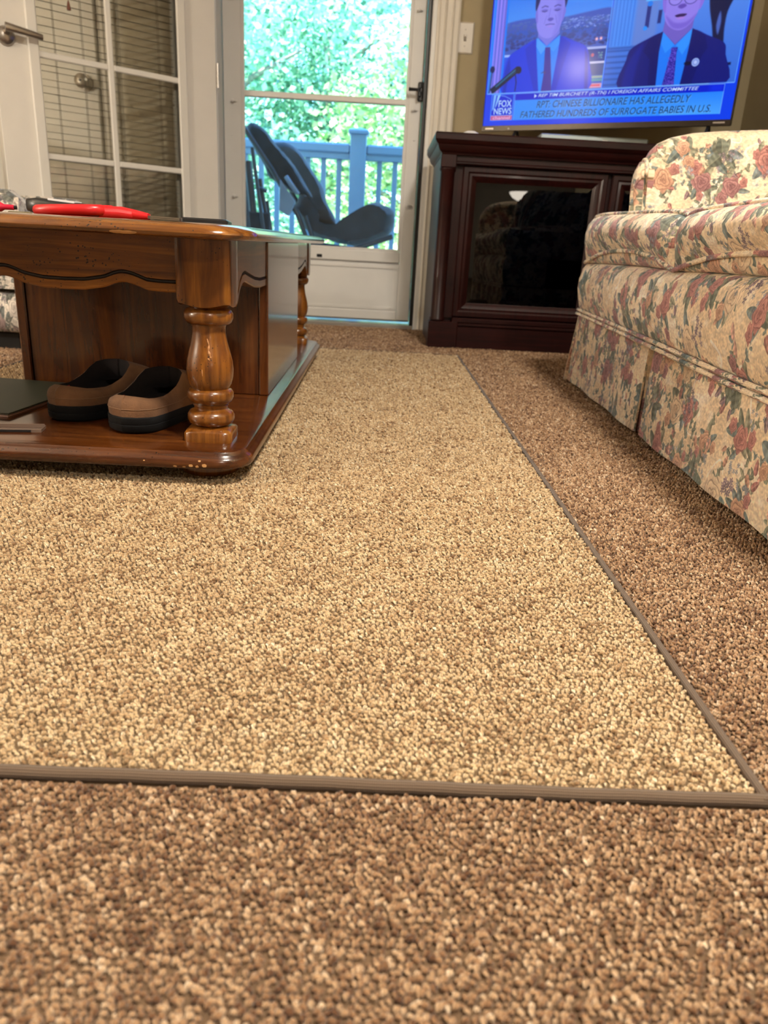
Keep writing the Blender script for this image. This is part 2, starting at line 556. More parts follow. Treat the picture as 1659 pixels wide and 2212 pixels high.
def cloth_mat(name, im, tile=(1.2, .8), sat=1.0, val=1.0):
    m, t, b = nt(name)
    setp(b, Roughness=.78, Sheen_Weight=.15, Specular_IOR_Level=.25)
    uv = t.nodes.new('ShaderNodeUVMap')
    mp = t.nodes.new('ShaderNodeMapping'); mp.inputs['Scale'].default_value = (1 / tile[0], 1 / tile[1], 1)
    tx = t.nodes.new('ShaderNodeTexImage'); tx.image = im; tx.interpolation = 'Linear'
    hs = t.nodes.new('ShaderNodeHueSaturation'); hs.inputs['Saturation'].default_value = sat; hs.inputs['Value'].default_value = val
    t.links.new(uv.outputs[0], mp.inputs[0]); t.links.new(mp.outputs[0], tx.inputs[0]); t.links.new(tx.outputs[0], hs.inputs['Color'])
    t.links.new(hs.outputs[0], b.inputs['Base Color'])
    tc = t.nodes.new('ShaderNodeTexCoord')
    w = t.nodes.new('ShaderNodeTexNoise'); w.inputs['Scale'].default_value = 700
    w2 = t.nodes.new('ShaderNodeTexNoise'); w2.inputs['Scale'].default_value = 22
    ad = t.nodes.new('ShaderNodeMath'); ad.operation = 'MULTIPLY_ADD'; ad.inputs[1].default_value = 3
    t.links.new(tc.outputs['Object'], w.inputs['Vector']); t.links.new(tc.outputs['Object'], w2.inputs['Vector'])
    t.links.new(w2.outputs['Fac'], ad.inputs[0]); t.links.new(w.outputs['Fac'], ad.inputs[2])
    bp = t.nodes.new('ShaderNodeBump'); bp.inputs['Strength'].default_value = .25; bp.inputs['Distance'].default_value = .002
    t.links.new(ad.outputs[0], bp.inputs['Height']); t.links.new(bp.outputs[0], b.inputs['Normal'])
    return m


IM_FLORAL = make_image('floral_cloth', paint_floral())
M_cloth = cloth_mat('floral_upholstery', IM_FLORAL, sat=.68, val=1.14)
M_cloth2 = cloth_mat('floral_upholstery_chair', IM_FLORAL, sat=.32, val=.9)


class Canvas:
    """painting surface in millimetres of the screen, y up"""
    def __init__(s, wmm, hmm, k):
        s.k = k; s.W, s.H = int(wmm * k), int(hmm * k); s.hmm = hmm
        s.a = np.zeros((s.H, s.W, 3), dtype=np.float32)

    def win(s, x0, y0, x1, y1):
        k = s.k
        c0, c1 = max(0, int(x0 * k) - 2), min(s.W, int(x1 * k) + 3)
        r0, r1 = max(0, int((s.hmm - y1) * k) - 2), min(s.H, int((s.hmm - y0) * k) + 3)
        if c1 <= c0 or r1 <= r0: return None
        yy, xx = np.mgrid[r0:r1, c0:c1]
        return r0, r1, c0, c1, (xx + .5) / k, s.hmm - (yy + .5) / k

    def put(s, w, al, col):
        r0, r1, c0, c1 = w[:4]
        al = np.clip(al, 0, 1)[:, :, None]
        col = np.asarray(col, dtype=np.float32)
        if col.max() > 1.5: col = col / 255
        s.a[r0:r1, c0:c1] = s.a[r0:r1, c0:c1] * (1 - al) + col * al

    def poly(s, pts, col, soft=0.6, alpha=1):
        P = np.array(pts, dtype=np.float64)
        m = soft * 2 + 1
        w = s.win(P[:, 0].min() - m, P[:, 1].min() - m, P[:, 0].max() + m, P[:, 1].max() + m)
        if w is None: return
        X, Y = w[4], w[5]
        ins = np.zeros(X.shape, bool); d = np.full(X.shape, 1e9)
        n = len(P)
        for i in range(n):
            ax, ay = P[i]; bx, by = P[(i + 1) % n]
            if ay != by:
                c = ((ay > Y) != (by > Y)) & (X < (bx - ax) * (Y - ay) / (by - ay) + ax)
                ins ^= c
            l2 = (bx - ax) ** 2 + (by - ay) ** 2 + 1e-9
            t = np.clip(((X - ax) * (bx - ax) + (Y - ay) * (by - ay)) / l2, 0, 1)
            d = np.minimum(d, np.hypot(X - ax - t * (bx - ax), Y - ay - t * (by - ay)))
        sd = np.where(ins, d, -d)
        s.put(w, np.clip(sd / soft * .5 + .5, 0, 1) * alpha, col)

    def smooth(s, pts, col, soft=.6, alpha=1):
        P = np.array(pts, dtype=float); n = len(P); out = []
        for i in range(n):
            p0, p1, p2, p3 = P[i - 1], P[i], P[(i + 1) % n], P[(i + 2) % n]
            for t in (0, .25, .5, .75):
                out.append(.5 * ((2 * p1) + (-p0 + p2) * t + (2 * p0 - 5 * p1 + 4 * p2 - p3) * t * t + (-p0 + 3 * p1 - 3 * p2 + p3) * t ** 3))
        s.poly(out, col, soft, alpha)

    def rect(s, x0, y0, x1, y1, col, soft=.4, alpha=1):
        s.poly([(x0, y0), (x1, y0), (x1, y1), (x0, y1)], col, soft, alpha)

    def ell(s, cx, cy, rx, ry, col, soft=1.0, alpha=1, rot=0):
        R = max(rx, ry) + soft * 2
        w = s.win(cx - R, cy - R, cx + R, cy + R)
        if w is None: return
        X, Y = w[4] - cx, w[5] - cy
        c, n = math.cos(rot), math.sin(rot)
        u, v = (X * c + Y * n) / rx, (-X * n + Y * c) / ry
        q = np.hypot(u, v)
        s.put(w, np.clip((1 - q) * min(rx, ry) / soft * .5 + .5, 0, 1) * alpha, col)

    def line(s, pts, wd, col, soft=.6, alpha=1):
        for (ax, ay), (bx, by) in zip(pts[:-1], pts[1:]):
            L = math.hypot(bx - ax, by - ay) + 1e-6
            nx, ny = -(by - ay) / L * wd / 2, (bx - ax) / L * wd / 2
            s.poly([(ax + nx, ay + ny), (bx + nx, by + ny), (bx - nx, by - ny), (ax - nx, ay - ny)], col, soft, alpha)

    def vgrad(s, x0, y0, x1, y1, bot, top):
        w = s.win(x0, y0, x1, y1)
        t = np.clip((w[5] - y0) / (y1 - y0), 0, 1)[:, :, None]
        col = (np.array(bot) * (1 - t) + np.array(top) * t) / 255.0
        al = ((w[4] >= x0) & (w[4] <= x1) & (w[5] >= y0) & (w[5] <= y1)).astype(float)
        r0, r1, c0, c1 = w[:4]
        al = al[:, :, None]
        s.a[r0:r1, c0:c1] = s.a[r0:r1, c0:c1] * (1 - al) + col * al

    def text(s, body, x0, y0, x1, y1, col, shear=.25, bold=0, soft=.5, alpha=1):
        """lettering that fills the box x0..x1, y0..y1"""
        cu = bpy.data.curves.new('lettering', 'FONT'); cu.body = body; cu.shear = shear; cu.size = 1; cu.offset = bold; cu.resolution_u = 3
        ob = bpy.data.objects.new('lettering', cu)
        me = ob.to_mesh()
        me.calc_loop_triangles()
        V = np.array([v.co[:2] for v in me.vertices]); T = [tuple(t.vertices) for t in me.loop_triangles]
        ob.to_mesh_clear(); bpy.data.objects.remove(ob); bpy.data.curves.remove(cu)
        lo, hi = V.min(0), V.max(0)
        V = (V - lo) / (hi - lo) * np.array([x1 - x0, y1 - y0]) + np.array([x0, y0])
        w = s.win(x0, y0, x1, y1)
        r0, r1, c0, c1 = w[:4]
        ss = 2
        acc = np.zeros(((r1 - r0) * ss, (c1 - c0) * ss), dtype=np.float32)
        K = s.k * ss
        px = V[:, 0] * K - c0 * ss; py = (s.hmm - V[:, 1]) * K - r0 * ss
        for t in T:
            ax, ay, bx, by, cx, cy = px[t[0]], py[t[0]], px[t[1]], py[t[1]], px[t[2]], py[t[2]]
            i0, i1 = max(0, int(min(ax, bx, cx))), min(acc.shape[1], int(max(ax, bx, cx)) + 2)
            j0, j1 = max(0, int(min(ay, by, cy))), min(acc.shape[0], int(max(ay, by, cy)) + 2)
            if i1 <= i0 or j1 <= j0: continue
            yy, xx = np.mgrid[j0:j1, i0:i1]; xx = xx + .5; yy = yy + .5
            e0 = (bx - ax) * (yy - ay) - (by - ay) * (xx - ax)
            e1 = (cx - bx) * (yy - by) - (cy - by) * (xx - bx)
            e2 = (ax - cx) * (yy - cy) - (ay - cy) * (xx - cx)
            ins = ((e0 >= 0) & (e1 >= 0) & (e2 >= 0)) | ((e0 <= 0) & (e1 <= 0) & (e2 <= 0))
            acc[j0:j1, i0:i1][ins] = 1
        al = acc.reshape(r1 - r0, ss, c1 - c0, ss).mean((1, 3))
        s.put(w, al * alpha, col)

    def blur(s, n, box=None):
        a = s.a if box is None else s.a[box[0]:box[1], box[2]:box[3]]
        for ax in (0, 1):
            p = np.pad(a, [(n, n) if i == ax else (0, 0) for i in range(3)], mode='edge')
            c = np.cumsum(p, axis=ax, dtype=np.float64)
            z = np.zeros_like(np.take(c, [0], axis=ax))
            c = np.concatenate([z, c], axis=ax)
            m = a.shape[ax]
            a = ((np.take(c, range(2 * n + 1, 2 * n + 1 + m), axis=ax) - np.take(c, range(0, m), axis=ax)) / (2 * n + 1)).astype(np.float32)
        if box is None: s.a = a
        else: s.a[box[0]:box[1], box[2]:box[3]] = a


def paint_news():
    c = Canvas(945, 532, 2.0)
    c.rect(-5, -5, 950, 540, (8, 62, 236))
    # ---- left window: host before a city view
    x0, x1, yb, yt = 8, 468, 116, 535
    c.vgrad(x0, yb, x1, 345, (60, 92, 190), (40, 84, 196))
    c.vgrad(x0, 345, x1, yt, (64, 142, 246), (14, 96, 238))
    c.smooth([(280, 425), (340, 432), (420, 444), (470, 452), (470, 405), (380, 402), (300, 410)], (70, 150, 250), 8, .8)
    c.smooth([(60, 350), (160, 362), (280, 356), (380, 366), (472, 372), (472, 330), (60, 322)], (52, 84, 190), 3)
    R2 = np.random.default_rng(3)
    for _ in range(420):
        x = R2.uniform(62, 468); y = R2.uniform(262, 352)
        f = (y - 262) / 90
        c.ell(x, y, R2.uniform(3, 10), R2.uniform(2, 5), (24 + 46 * f + R2.uniform(-8, 8), 44 + 60 * f, 120 + 70 * f), 1.5, .8)
    for _ in range(120):
        c.ell(R2.uniform(290, 466), R2.uniform(318, 352), R2.uniform(1, 6), R2.uniform(.8, 2), (120, 150, 240), .8, .7)
    for (x, y) in ((428, 277), (444, 278)):
        c.ell(x, y, 5, 5, (250, 170, 190), 3); c.ell(x, y, 2, 2, (255, 225, 235), 1)
    # street level signs behind the shoulder
    c.rect(60, 238, 120, 246, (150, 180, 250)); c.rect(60, 120, 110, 238, (14, 80, 230))
    c.rect(395, 245, 468, 253, (160, 176, 236)); c.rect(395, 205, 468, 245, (10, 54, 150)); c.rect(395, 198, 468, 205, (200, 200, 240))
    c.text('THE', 440, 214, 458, 234, (130, 190, 190), 0)
    c.ell(420, 226, 6, 6, (190, 90, 130), 1)
    c.rect(400, 160, 468, 198, (60, 80, 150)); c.rect(404, 150, 468, 158, (150, 170, 170)); c.rect(400, 140, 468, 148, (90, 150, 170)); c.rect(400, 118, 468, 133, (210, 150, 190)); c.rect(404, 124, 462, 129, (220, 80, 110))
    # pillar at the left
    for i, col in enumerate(((0, 124, 252), (128, 128, 250), (92, 100, 220), (146, 132, 250), (96, 104, 222), (132, 124, 244), (100, 96, 210), (0, 120, 252))):
        c.rect(8 + i * 7.2, yb, 16 + i * 7.2, yt, col, 1.2)
    # host: suit, shirt, tie
    c.smooth([(74, 112), (70, 190), (84, 238), (120, 262), (190, 292), (236, 284), (288, 296), (340, 278), (390, 256), (410, 210), (418, 112), (240, 105)], (4, 56, 226), 1.5)
    c.poly([(84, 112), (96, 200), (88, 236), (74, 190), (72, 112)], (4, 44, 190), 3)
    c.poly([(405, 112), (396, 190), (388, 250), (404, 226), (418, 112)], (6, 40, 186), 3)
    c.poly([(190, 296), (236, 268), (286, 300), (286, 250), (272, 112), (222, 112), (196, 250)], (20, 128, 250), 1)
    c.poly([(196, 297), (236, 262), (216, 240), (194, 268)], (62, 154, 252), 1.2)
    c.poly([(284, 300), (240, 262), (266, 246), (287, 272)], (40, 142, 252), 1.2)
    c.poly([(150, 262), (190, 292), (198, 245), (222, 112), (205, 112), (166, 210)], (2, 48, 206), 2)
    c.poly([(330, 270), (288, 296), (284, 240), (272, 112), (292, 112), (314, 214)], (2, 48, 206), 2)
    c.poly([(231, 262), (251, 262), (254, 246), (270, 150), (274, 112), (232, 112), (236, 170), (232, 240)], (54, 48, 160), 1)
    c.ell(240, 178, 5, 5, (70, 60, 140), 1.2); c.line([(226, 176), (236, 182)], 2, (10, 30, 90))
    # host: neck, head, hair
    c.poly([(196, 300), (236, 266), (282, 304), (280, 340), (198, 340)], (110, 116, 226), 2)
    c.smooth([(189, 430), (183, 385), (187, 335), (200, 308), (222, 294), (246, 293), (268, 306), (284, 336), (290, 385), (286, 430), (240, 458)], (134, 132, 240), 1.5)
    c.smooth([(184, 390), (178, 376), (182, 352), (190, 346)], (112, 108, 220), 1.2); c.smooth([(289, 392), (297, 378), (292, 354), (285, 346)], (112, 108, 220), 1.2)
    c.smooth([(258, 420), (284, 420), (288, 370), (276, 320), (256, 300), (268, 350)], (112, 112, 226), 8, .7)
    c.smooth([(178, 384), (174, 424), (184, 458), (236, 474), (286, 460), (300, 424), (294, 388), (288, 412), (280, 436), (262, 448), (216, 446), (196, 440), (190, 412)], (26, 36, 104), 1.5)
    c.smooth([(200, 442), (240, 462), (280, 444), (250, 452)], (70, 84, 160), 3, .6)
    for sx in (213, 263):
        c.ell(sx, 383, 12, 4.5, (86, 82, 190), 2.5, .7)
        c.line([(sx - 10, 382), (sx, 379), (sx + 10, 382)], 2.0, (44, 44, 120), .9)
        c.line([(sx - 13, 393), (sx, 398), (sx + 13, 394)], 3.2, (62, 60, 150), 1.4)
    c.line([(236, 388), (232, 360)], 2, (104, 104, 216), 1.5); c.smooth([(229, 352), (240, 347), (252, 353), (246, 358), (234, 358)], (88, 84, 190), 1.6)
    c.line([(222, 336), (240, 338), (258, 336)], 2.2, (66, 60, 150), .9); c.smooth([(228, 330), (240, 327), (252, 330), (240, 333)], (150, 130, 236), 1.4)
    c.line([(224, 366), (216, 340)], 1.4, (104, 104, 214), 1.4); c.line([(258, 366), (266, 340)], 1.4, (98, 98, 210), 1.4)
    # microphone in front
    c.line([(22, 122), (78, 160), (130, 197)], 22, (6, 28, 66), 1); c.line([(40, 138), (128, 200)], 5, (20, 110, 160), 2); c.line([(100, 172), (128, 192)], 3, (14, 70, 110), 1)
    c.ell(131, 192, 12, 13, (6, 24, 60), 1.5, 1, .6); c.line([(120, 175), (126, 150), (124, 120)], 4, (4, 20, 80), 1)
    c.ell(20, 199, 10, 12, (10, 30, 92), 1.2); c.line([(18, 190), (16, 150), (14, 118)], 7, (12, 44, 110), 1); c.line([(16, 190), (12, 120)], 2, (60, 140, 240), 1)
    # ---- right window: interview guest
    x0 = 474
    c.rect(x0, yb, 934, yt, (72, 124, 226))
    c.vgrad(x0, yb, 934, yt, (50, 104, 214), (96, 150, 246))
    c.rect(480, 240, 560, yt, (70, 140, 244), 5)
    for q in range(6): c.rect(484 + q * 13, 250, 488 + q * 13, yt, (48, 112, 224), 3)
    c.rect(560, 120, 640, yt, (92, 128, 214), 8)
    for q in range(7): c.rect(474, 122 + q * 18, 560, 128 + q * 18, (40, 86, 180), 2)
    c.rect(474, 238, 590, 246, (44, 92, 190), 3)
    c.rect(590, 380, 650, 394, (90, 180, 255), 1); c.rect(598, 300, 612, 366, (24, 42, 130), 2); c.ell(606, 372, 9, 8, (20, 120, 240), 1.5); c.ell(600, 298, 7, 7, (20, 140, 255), 1.5); c.rect(640, 310, 652, 350, (24, 40, 120), 2)
    # bronze figure and its plinth
    c.smooth([(812, 430), (900, 440), (890, 380), (872, 330), (870, 280), (874, 225), (846, 230), (828, 290), (812, 340), (806, 380)], (16, 22, 66), 2.5)
    c.smooth([(848, 330), (856, 300), (852, 262), (842, 290)], (70, 100, 190), 3); c.smooth([(830, 420), (860, 420), (850, 395)], (60, 110, 220), 3)
    c.line([(880, 170), (912, 172)], 8, (12, 20, 70), 2)
    # guest: suit, shirt, tie
    c.smooth([(533, 112), (548, 200), (560, 236), (610, 262), (668, 282), (764, 284), (820, 262), (878, 236), (890, 200), (906, 112), (700, 104)], (14, 24, 120), 1.5)
    c.smooth([(545, 112), (556, 190), (600, 250), (590, 180), (580, 112)], (18, 34, 150), 6, .8)
    c.poly([(664, 284), (714, 240), (764, 286), (766, 250), (752, 112), (668, 112), (660, 240)], (24, 118, 246), 1)
    c.poly([(666, 286), (712, 240), (684, 216), (662, 250)], (40, 138, 252), 1.2); c.poly([(764, 288), (718, 238), (744, 208), (768, 250)], (44, 142, 252), 1.2)
    c.poly([(620, 262), (666, 284), (662, 220), (668, 112), (640, 112), (632, 200), (606, 226)], (10, 18, 104), 1.5)
    c.poly([(812, 262), (766, 286), (762, 210), (754, 112), (790, 112), (812, 200), (826, 224)], (10, 18, 104), 1.5)
    c.poly([(704, 232), (726, 232), (724, 216), (732, 112), (690, 112), (704, 216)], (38, 34, 150), 1)
    for _ in range(240):
        y = R2.uniform(114, 230); hw = 20 - (y - 114) / 116 * 10
        x = 712 + R2.uniform(-hw, hw)
        c.ell(x, y, 1.6, 1.2, (104, 84, 220), .7, .8)
    c.ell(794, 182, 13, 13, (150, 176, 240), 1); c.ell(794, 182, 9, 9, (90, 110, 200), 1, .7); c.ell(794, 182, 6, 6, (170, 190, 246), 1); c.ell(768, 180, 12, 6, (6, 10, 50), 1.5)
    # guest: neck, head, glasses
    c.poly([(664, 284), (714, 240), (764, 286), (766, 330), (668, 330)], (108, 92, 196), 2)
    c.smooth([(662, 420), (656, 380), (662, 330), (678, 302), (704, 286), (730, 285), (758, 304), (776, 344), (780, 390), (776, 430), (720, 450)], (140, 122, 232), 1.5)
    c.smooth([(658, 396), (648, 384), (654, 350), (664, 342)], (128, 106, 222), 1.2); c.smooth([(780, 400), (792, 384), (784, 350), (776, 344)], (130, 108, 224), 1.2)
    c.smooth([(668, 330), (690, 296), (720, 287), (750, 298), (772, 330), (740, 308), (700, 308)], (110, 90, 206), 4, .8)
    c.smooth([(652, 392), (652, 430), (680, 456), (760, 456), (786, 430), (786, 392), (776, 420), (720, 436), (664, 418)], (84, 92, 170), 1.5)
    for sx in (692, 744):
        c.ell(sx, 378, 20, 15, (150, 140, 240), 2, .5)
        c.ell(sx, 381, 8, 4, (70, 60, 150), 1.5); c.ell(sx, 381, 3, 3, (20, 20, 70), .8)
        w = 22
        pts = [(sx + w * math.cos(a), 378 + 18 * math.sin(a)) for a in np.linspace(0, 2 * PI, 17)]
        c.line(pts, 2, (60, 56, 140), .7)
        c.line([(sx - 12, 398), (sx + 12, 399)], 3, (120, 110, 210), 1.5)
    c.line([(712, 382), (724, 382)], 2, (60, 56, 140), .7); c.line([(670, 384), (656, 380)], 2, (70, 64, 150), .7)
    c.smooth([(704, 354), (717, 348), (732, 355), (726, 362), (710, 361)], (92, 70, 178), 1.8)
    c.smooth([(698, 329), (717, 333), (738, 331), (728, 324), (708, 323)], (48, 26, 90), 1.2); c.smooth([(702, 320), (718, 316), (734, 321), (718, 324)], (164, 122, 226), 1.4)
    # ---- frames of the two windows
    for (ax, bx) in ((6, 470), (470, 936)):
        c.line([(ax, 114), (bx, 114)], 3, (120, 180, 255), .7); c.line([(ax, 114), (ax, 540)], 2.6, (90, 160, 255), .7); c.line([(bx, 114), (bx, 540)], 3, (90, 160, 255), .7)
    # ---- lower third
    c.rect(129, 88, 905, 110, (2, 30, 208)); c.rect(860, 88, 900, 110, (4, 44, 236), 12)
    c.rect(128, 18, 907, 88, (42, 138, 250)); c.vgrad(700, 19, 906, 87, (70, 160, 255), (36, 128, 250))
    c.line([(128, 111), (906, 111)], 1.6, (130, 190, 255), .5); c.line([(128, 18), (128, 111)], 1.4, (130, 190, 255), .5); c.line([(906, 18), (906, 111)], 1.4, (130, 190, 255), .5)
    c.poly([(208, 93), (208, 107), (219, 100)], (190, 215, 255), .8)
    TXT = 'REP TIM BURCHETT (R-TN) I FOREIGN AFFAIRS COMMITTEE'
    c.text(TXT, 226, 91, 824, 106, (20, 60, 170), .3, .01, alpha=.7)
    c.text(TXT, 224, 92, 821, 107, (196, 218, 255), .3, .012)
    c.text('RPT: CHINESE BILLIONAIRE HAS ALLEGEDLY', 224, 56, 802, 80, (120, 190, 255), .2, .0, alpha=.6)
    c.text('RPT: CHINESE BILLIONAIRE HAS ALLEGEDLY', 222, 58, 800, 82, (16, 56, 110), .2, .006)
    c.text('FATHERED HUNDREDS OF SURROGATE BABIES IN U.S.', 160, 23, 876, 46, (120, 190, 255), .2, .0, alpha=.6)
    c.text('FATHERED HUNDREDS OF SURROGATE BABIES IN U.S.', 158, 25, 874, 48, (16, 56, 110), .2, .006)
    # ---- channel badge
    c.rect(28, 18, 124, 112, (70, 150, 255)); c.rect(31, 36, 121, 110, (4, 40, 214))
    c.poly([(36, 110), (48, 110), (40, 60), (34, 52)], (120, 180, 255), 1); c.poly([(54, 110), (66, 110), (50, 70), (44, 60)], (140, 196, 255), 1)
    c.line([(44, 110), (84, 104), (112, 92)], 2, (120, 180, 255), .8)
    c.text('FOX', 60, 66, 116, 90, (180, 214, 255), 0, .02)
    c.text('NEWS', 42, 40, 118, 63, (180, 214, 255), 0, .02)
    c.rect(30, 20, 122, 35, (190, 90, 150)); c.text('channel', 40, 22, 114, 34, (230, 190, 235), 0, .01)
    c.line([(30, 36), (122, 36)], 1.2, (210, 225, 255), .5)
    c.blur(1)
    return c.a
# ================================================================== the room
WALL_Y, RX, CEIL = 3.58, 1.535, 2.42
OPEN_L, OPEN_R, OPEN_T = -0.775, 0.192, 2.06

floor = tag(MB().box((-3.4, -5.2, -.06), (4.2, WALL_Y + .0, 0)).build('floor', plain('carpet_backing', (.12, .07, .035), .95, vary=.2, vscale=150, bump=.4)), kind='structure')
ceil = tag(MB().box((-3.6, -5.4, CEIL), (4.4, 3.74, CEIL + .3)).build('ceiling', M_ceil), kind='structure')
MB().box((-3.6, 3.745, CEIL), (4.4, 4.08, CEIL + 1.25)).build('added_sun_block', M_vinyl, ceil)  # unseen block added above the wall to shade the deck from the sun
w = MB()
w.box((-3.4, WALL_Y, -.1), (OPEN_L, WALL_Y + .16, CEIL), 1); w.box((OPEN_R, WALL_Y, -.1), (RX + .2, WALL_Y + .16, CEIL)); w.box((OPEN_L, WALL_Y, OPEN_T), (OPEN_R, WALL_Y + .16, CEIL))
tag(w.build('wall_back', [M_wall, M_wallL]), kind='structure')  # same wall throughout; left part coloured paler to stand in for light behind door_2
tag(MB().box((RX, -.4, -.1), (RX + .12, WALL_Y, CEIL)).build('wall_right', M_wall), kind='structure')
tag(MB().box((RX + .12, -.52, -.1), (4.2, -.4, CEIL)).build('wall_kitchen', M_wall), kind='structure')
tag(MB().box((4.2, -5.2, -.1), (4.32, -.4, CEIL)).build('wall_far_right', M_wall), kind='structure')
tag(MB().box((-3.4, -5.32, -.1), (4.3, -5.2, CEIL)).build('wall_front', M_wallL), kind='structure')
tag(MB().box((-3.52, -5.2, -.1), (-3.4, WALL_Y + .16, CEIL)).build('wall_left', M_wallL), kind='structure')


def molding(mb, x0, x1, z0, z1, y, d=.018, mi=0):
    """flat casing with two shallow beads, running vertically"""
    w = x1 - x0
    prof = [(0, 0), (0, d * .55), (.08, d * .75), (.16, d * .55), (.30, d * .6), (.36, d), (.44, d * .7), (.62, d * .78), (.68, d * 1.05), (.76, d * .8), (.92, d * .9), (1, d * .7), (1, 0)]
    mb.loft([[(x0 + w * u, y - v, z) for u, v in prof] for z in (z0, z1)], True, mi)


m = MB(); molding(m, OPEN_R - .005, .283, 0, OPEN_T + .07, WALL_Y)
tag(m.build('trim_1', M_trim), kind='structure')
m = MB(); molding(m, OPEN_L - .085, OPEN_L + .005, 0, OPEN_T + .07, WALL_Y)
tag(m.build('trim_2', M_trim), kind='structure')
tag(MB().box((OPEN_L - .005, WALL_Y - .018, OPEN_T - .005), (OPEN_R + .005, WALL_Y - .0, OPEN_T + .085)).build('trim_3', M_trim), kind='structure')
tag(MB().cbox((.283, WALL_Y - .014, 0), (RX, WALL_Y, .09), .005).build('baseboard_back', M_trim), kind='structure')
tag(MB().cbox((RX - .014, .0, 0), (RX, WALL_Y - .014, .09), .005).build('baseboard_right', M_trim), kind='structure')

# ------------------------------------------------------------------ storm door in its frame (door_1)
DY = 3.70
d1 = empty('door_1', (0, 0, 0), kind='structure')
fr = MB()
fr.cbox((OPEN_L, WALL_Y, 0), (-.728, 3.74, OPEN_T), .003); fr.cbox((.168, WALL_Y, 0), (OPEN_R, 3.74, OPEN_T), .003); fr.cbox((-.728, WALL_Y, 2.02), (.168, 3.74, OPEN_T), .003)
fr.build('door_frame', M_vinyl, d1)
MB().cbox((-.755, WALL_Y + .005, -.01), (.18, 3.80, .018), .004).build('threshold', plain('aluminium_sill', (.45, .42, .38), .35, metal=.6), d1)
lf = MB()
lf.cbox((-.725, DY - .02, .032), (-.645, DY + .02, 2.01), .004)
lf.cbox((.090, DY - .02, .032), (.150, DY + .02, 2.01), .004)
lf.cbox((-.645, DY - .02, .032), (.09, DY + .02, .075), .004)
lf.cbox((-.645, DY - .02, .295), (.09, DY + .02, .345), .004)
lf.cbox((-.645, DY - .02, 1.95), (.09, DY + .02, 2.01), .004)
lf.box((-.645, DY - .006, .075), (.09, DY + .010, .295))
lf.build('door_leaf', M_vinyl, d1)
MB().cbox((-.645, DY - .016, .958), (.09, DY + .012, .982), .003).build('glazing_bar', M_vinyl, d1)
for x0, x1 in ((-.645, -.632), (.077, .09)):
    MB().cbox((x0, DY - .017, .345), (x1, DY - .004, 1.95), .002).build('glazing_bead', M_vinyl, d1)
MB().cbox((-.632, DY - .017, .345), (.077, DY - .004, .356), .002).build('glazing_bead', M_vinyl, d1)
kp = MB()
for a, b in (((-.64, DY - .011, .080), (.085, DY - .006, .092)), ((-.64, DY - .011, .268), (.085, DY - .006, .280)), ((-.64, DY - .011, .092), (-.628, DY - .006, .268)), ((.073, DY - .011, .092), (.085, DY - .006, .268))):
    kp.box(a, b)
kp.build('kick_panel_bead', M_vinyl, d1)
M_glass = glass('window_glass', (.97, 1, .99))
MB().box((-.640, DY - .001, .350), (.085, DY + .002, .962)).build('glass_pane', M_glass, d1)
MB().box((-.640, DY + .004, .978), (.085, DY + .007, 1.955)).build('glass_pane', M_glass, d1)
for (x, z) in ((-.682, .935), (-.682, 1.322), (-.682, .548), (.112, .940), (.112, 1.318), (.112, .549), (-.682, 1.70), (.112, 1.70)):
    k = MB(); k.lathe([(.001, -.016), (.006, -.015), (.0075, -.011), (.005, -.006), (.005, .004)], (x, DY - .024, z), 10, 'y'); k.cbox((x - .002, DY - .031, z - .003), (x + .018, DY - .025, z + .003), .001)
    k.build('pane_clip', M_vinyl, d1)
for (x, z) in ((-.69, .80), (.125, .82), (-.05, .10), (.10, .12), (.06, .09), (-.60, .09)):
    MB().lathe([(.004, -.002), (.003, -.003), (.0005, -.0035)], (x, DY - .021, z), 8, 'y').build('screw_cap', M_vinyl, d1)
MB().box((.152, WALL_Y + .04, .01), (.167, DY + .03, 2.02)).build('weather_strip', M_black, d1)
MB().cbox((-.725, DY - .006, .026), (.150, DY + .006, .034), .002).build('door_sweep', M_vinyl, d1)
MB().cbox((-.300, DY - .0225, .304), (-.275, DY - .018, .318), .001).build('maker_sticker', M_black, d1)
h = MB()
h.cbox((.128, DY - .034, .975), (.166, DY - .018, 1.05), .004)
h.tube([(.135, DY - .03, 1.012), (.135, DY - .075, 1.012)], .009, 10)
h.cbox((.128, DY - .075, .985), (.142, DY - .055, 1.040), .004)
h.tube([(.137, DY - .068, 1.012), (.12, DY - .07, 1.013), (.088, DY - .066, 1.014)], [.007, .0065, .0075], 10)
h.build('door_handle', M_black, d1)
MB().cbox((.168, WALL_Y + .004, .945), (.1735, WALL_Y + .012, 1.0), .001).build('strike_plate', M_metal, d1)

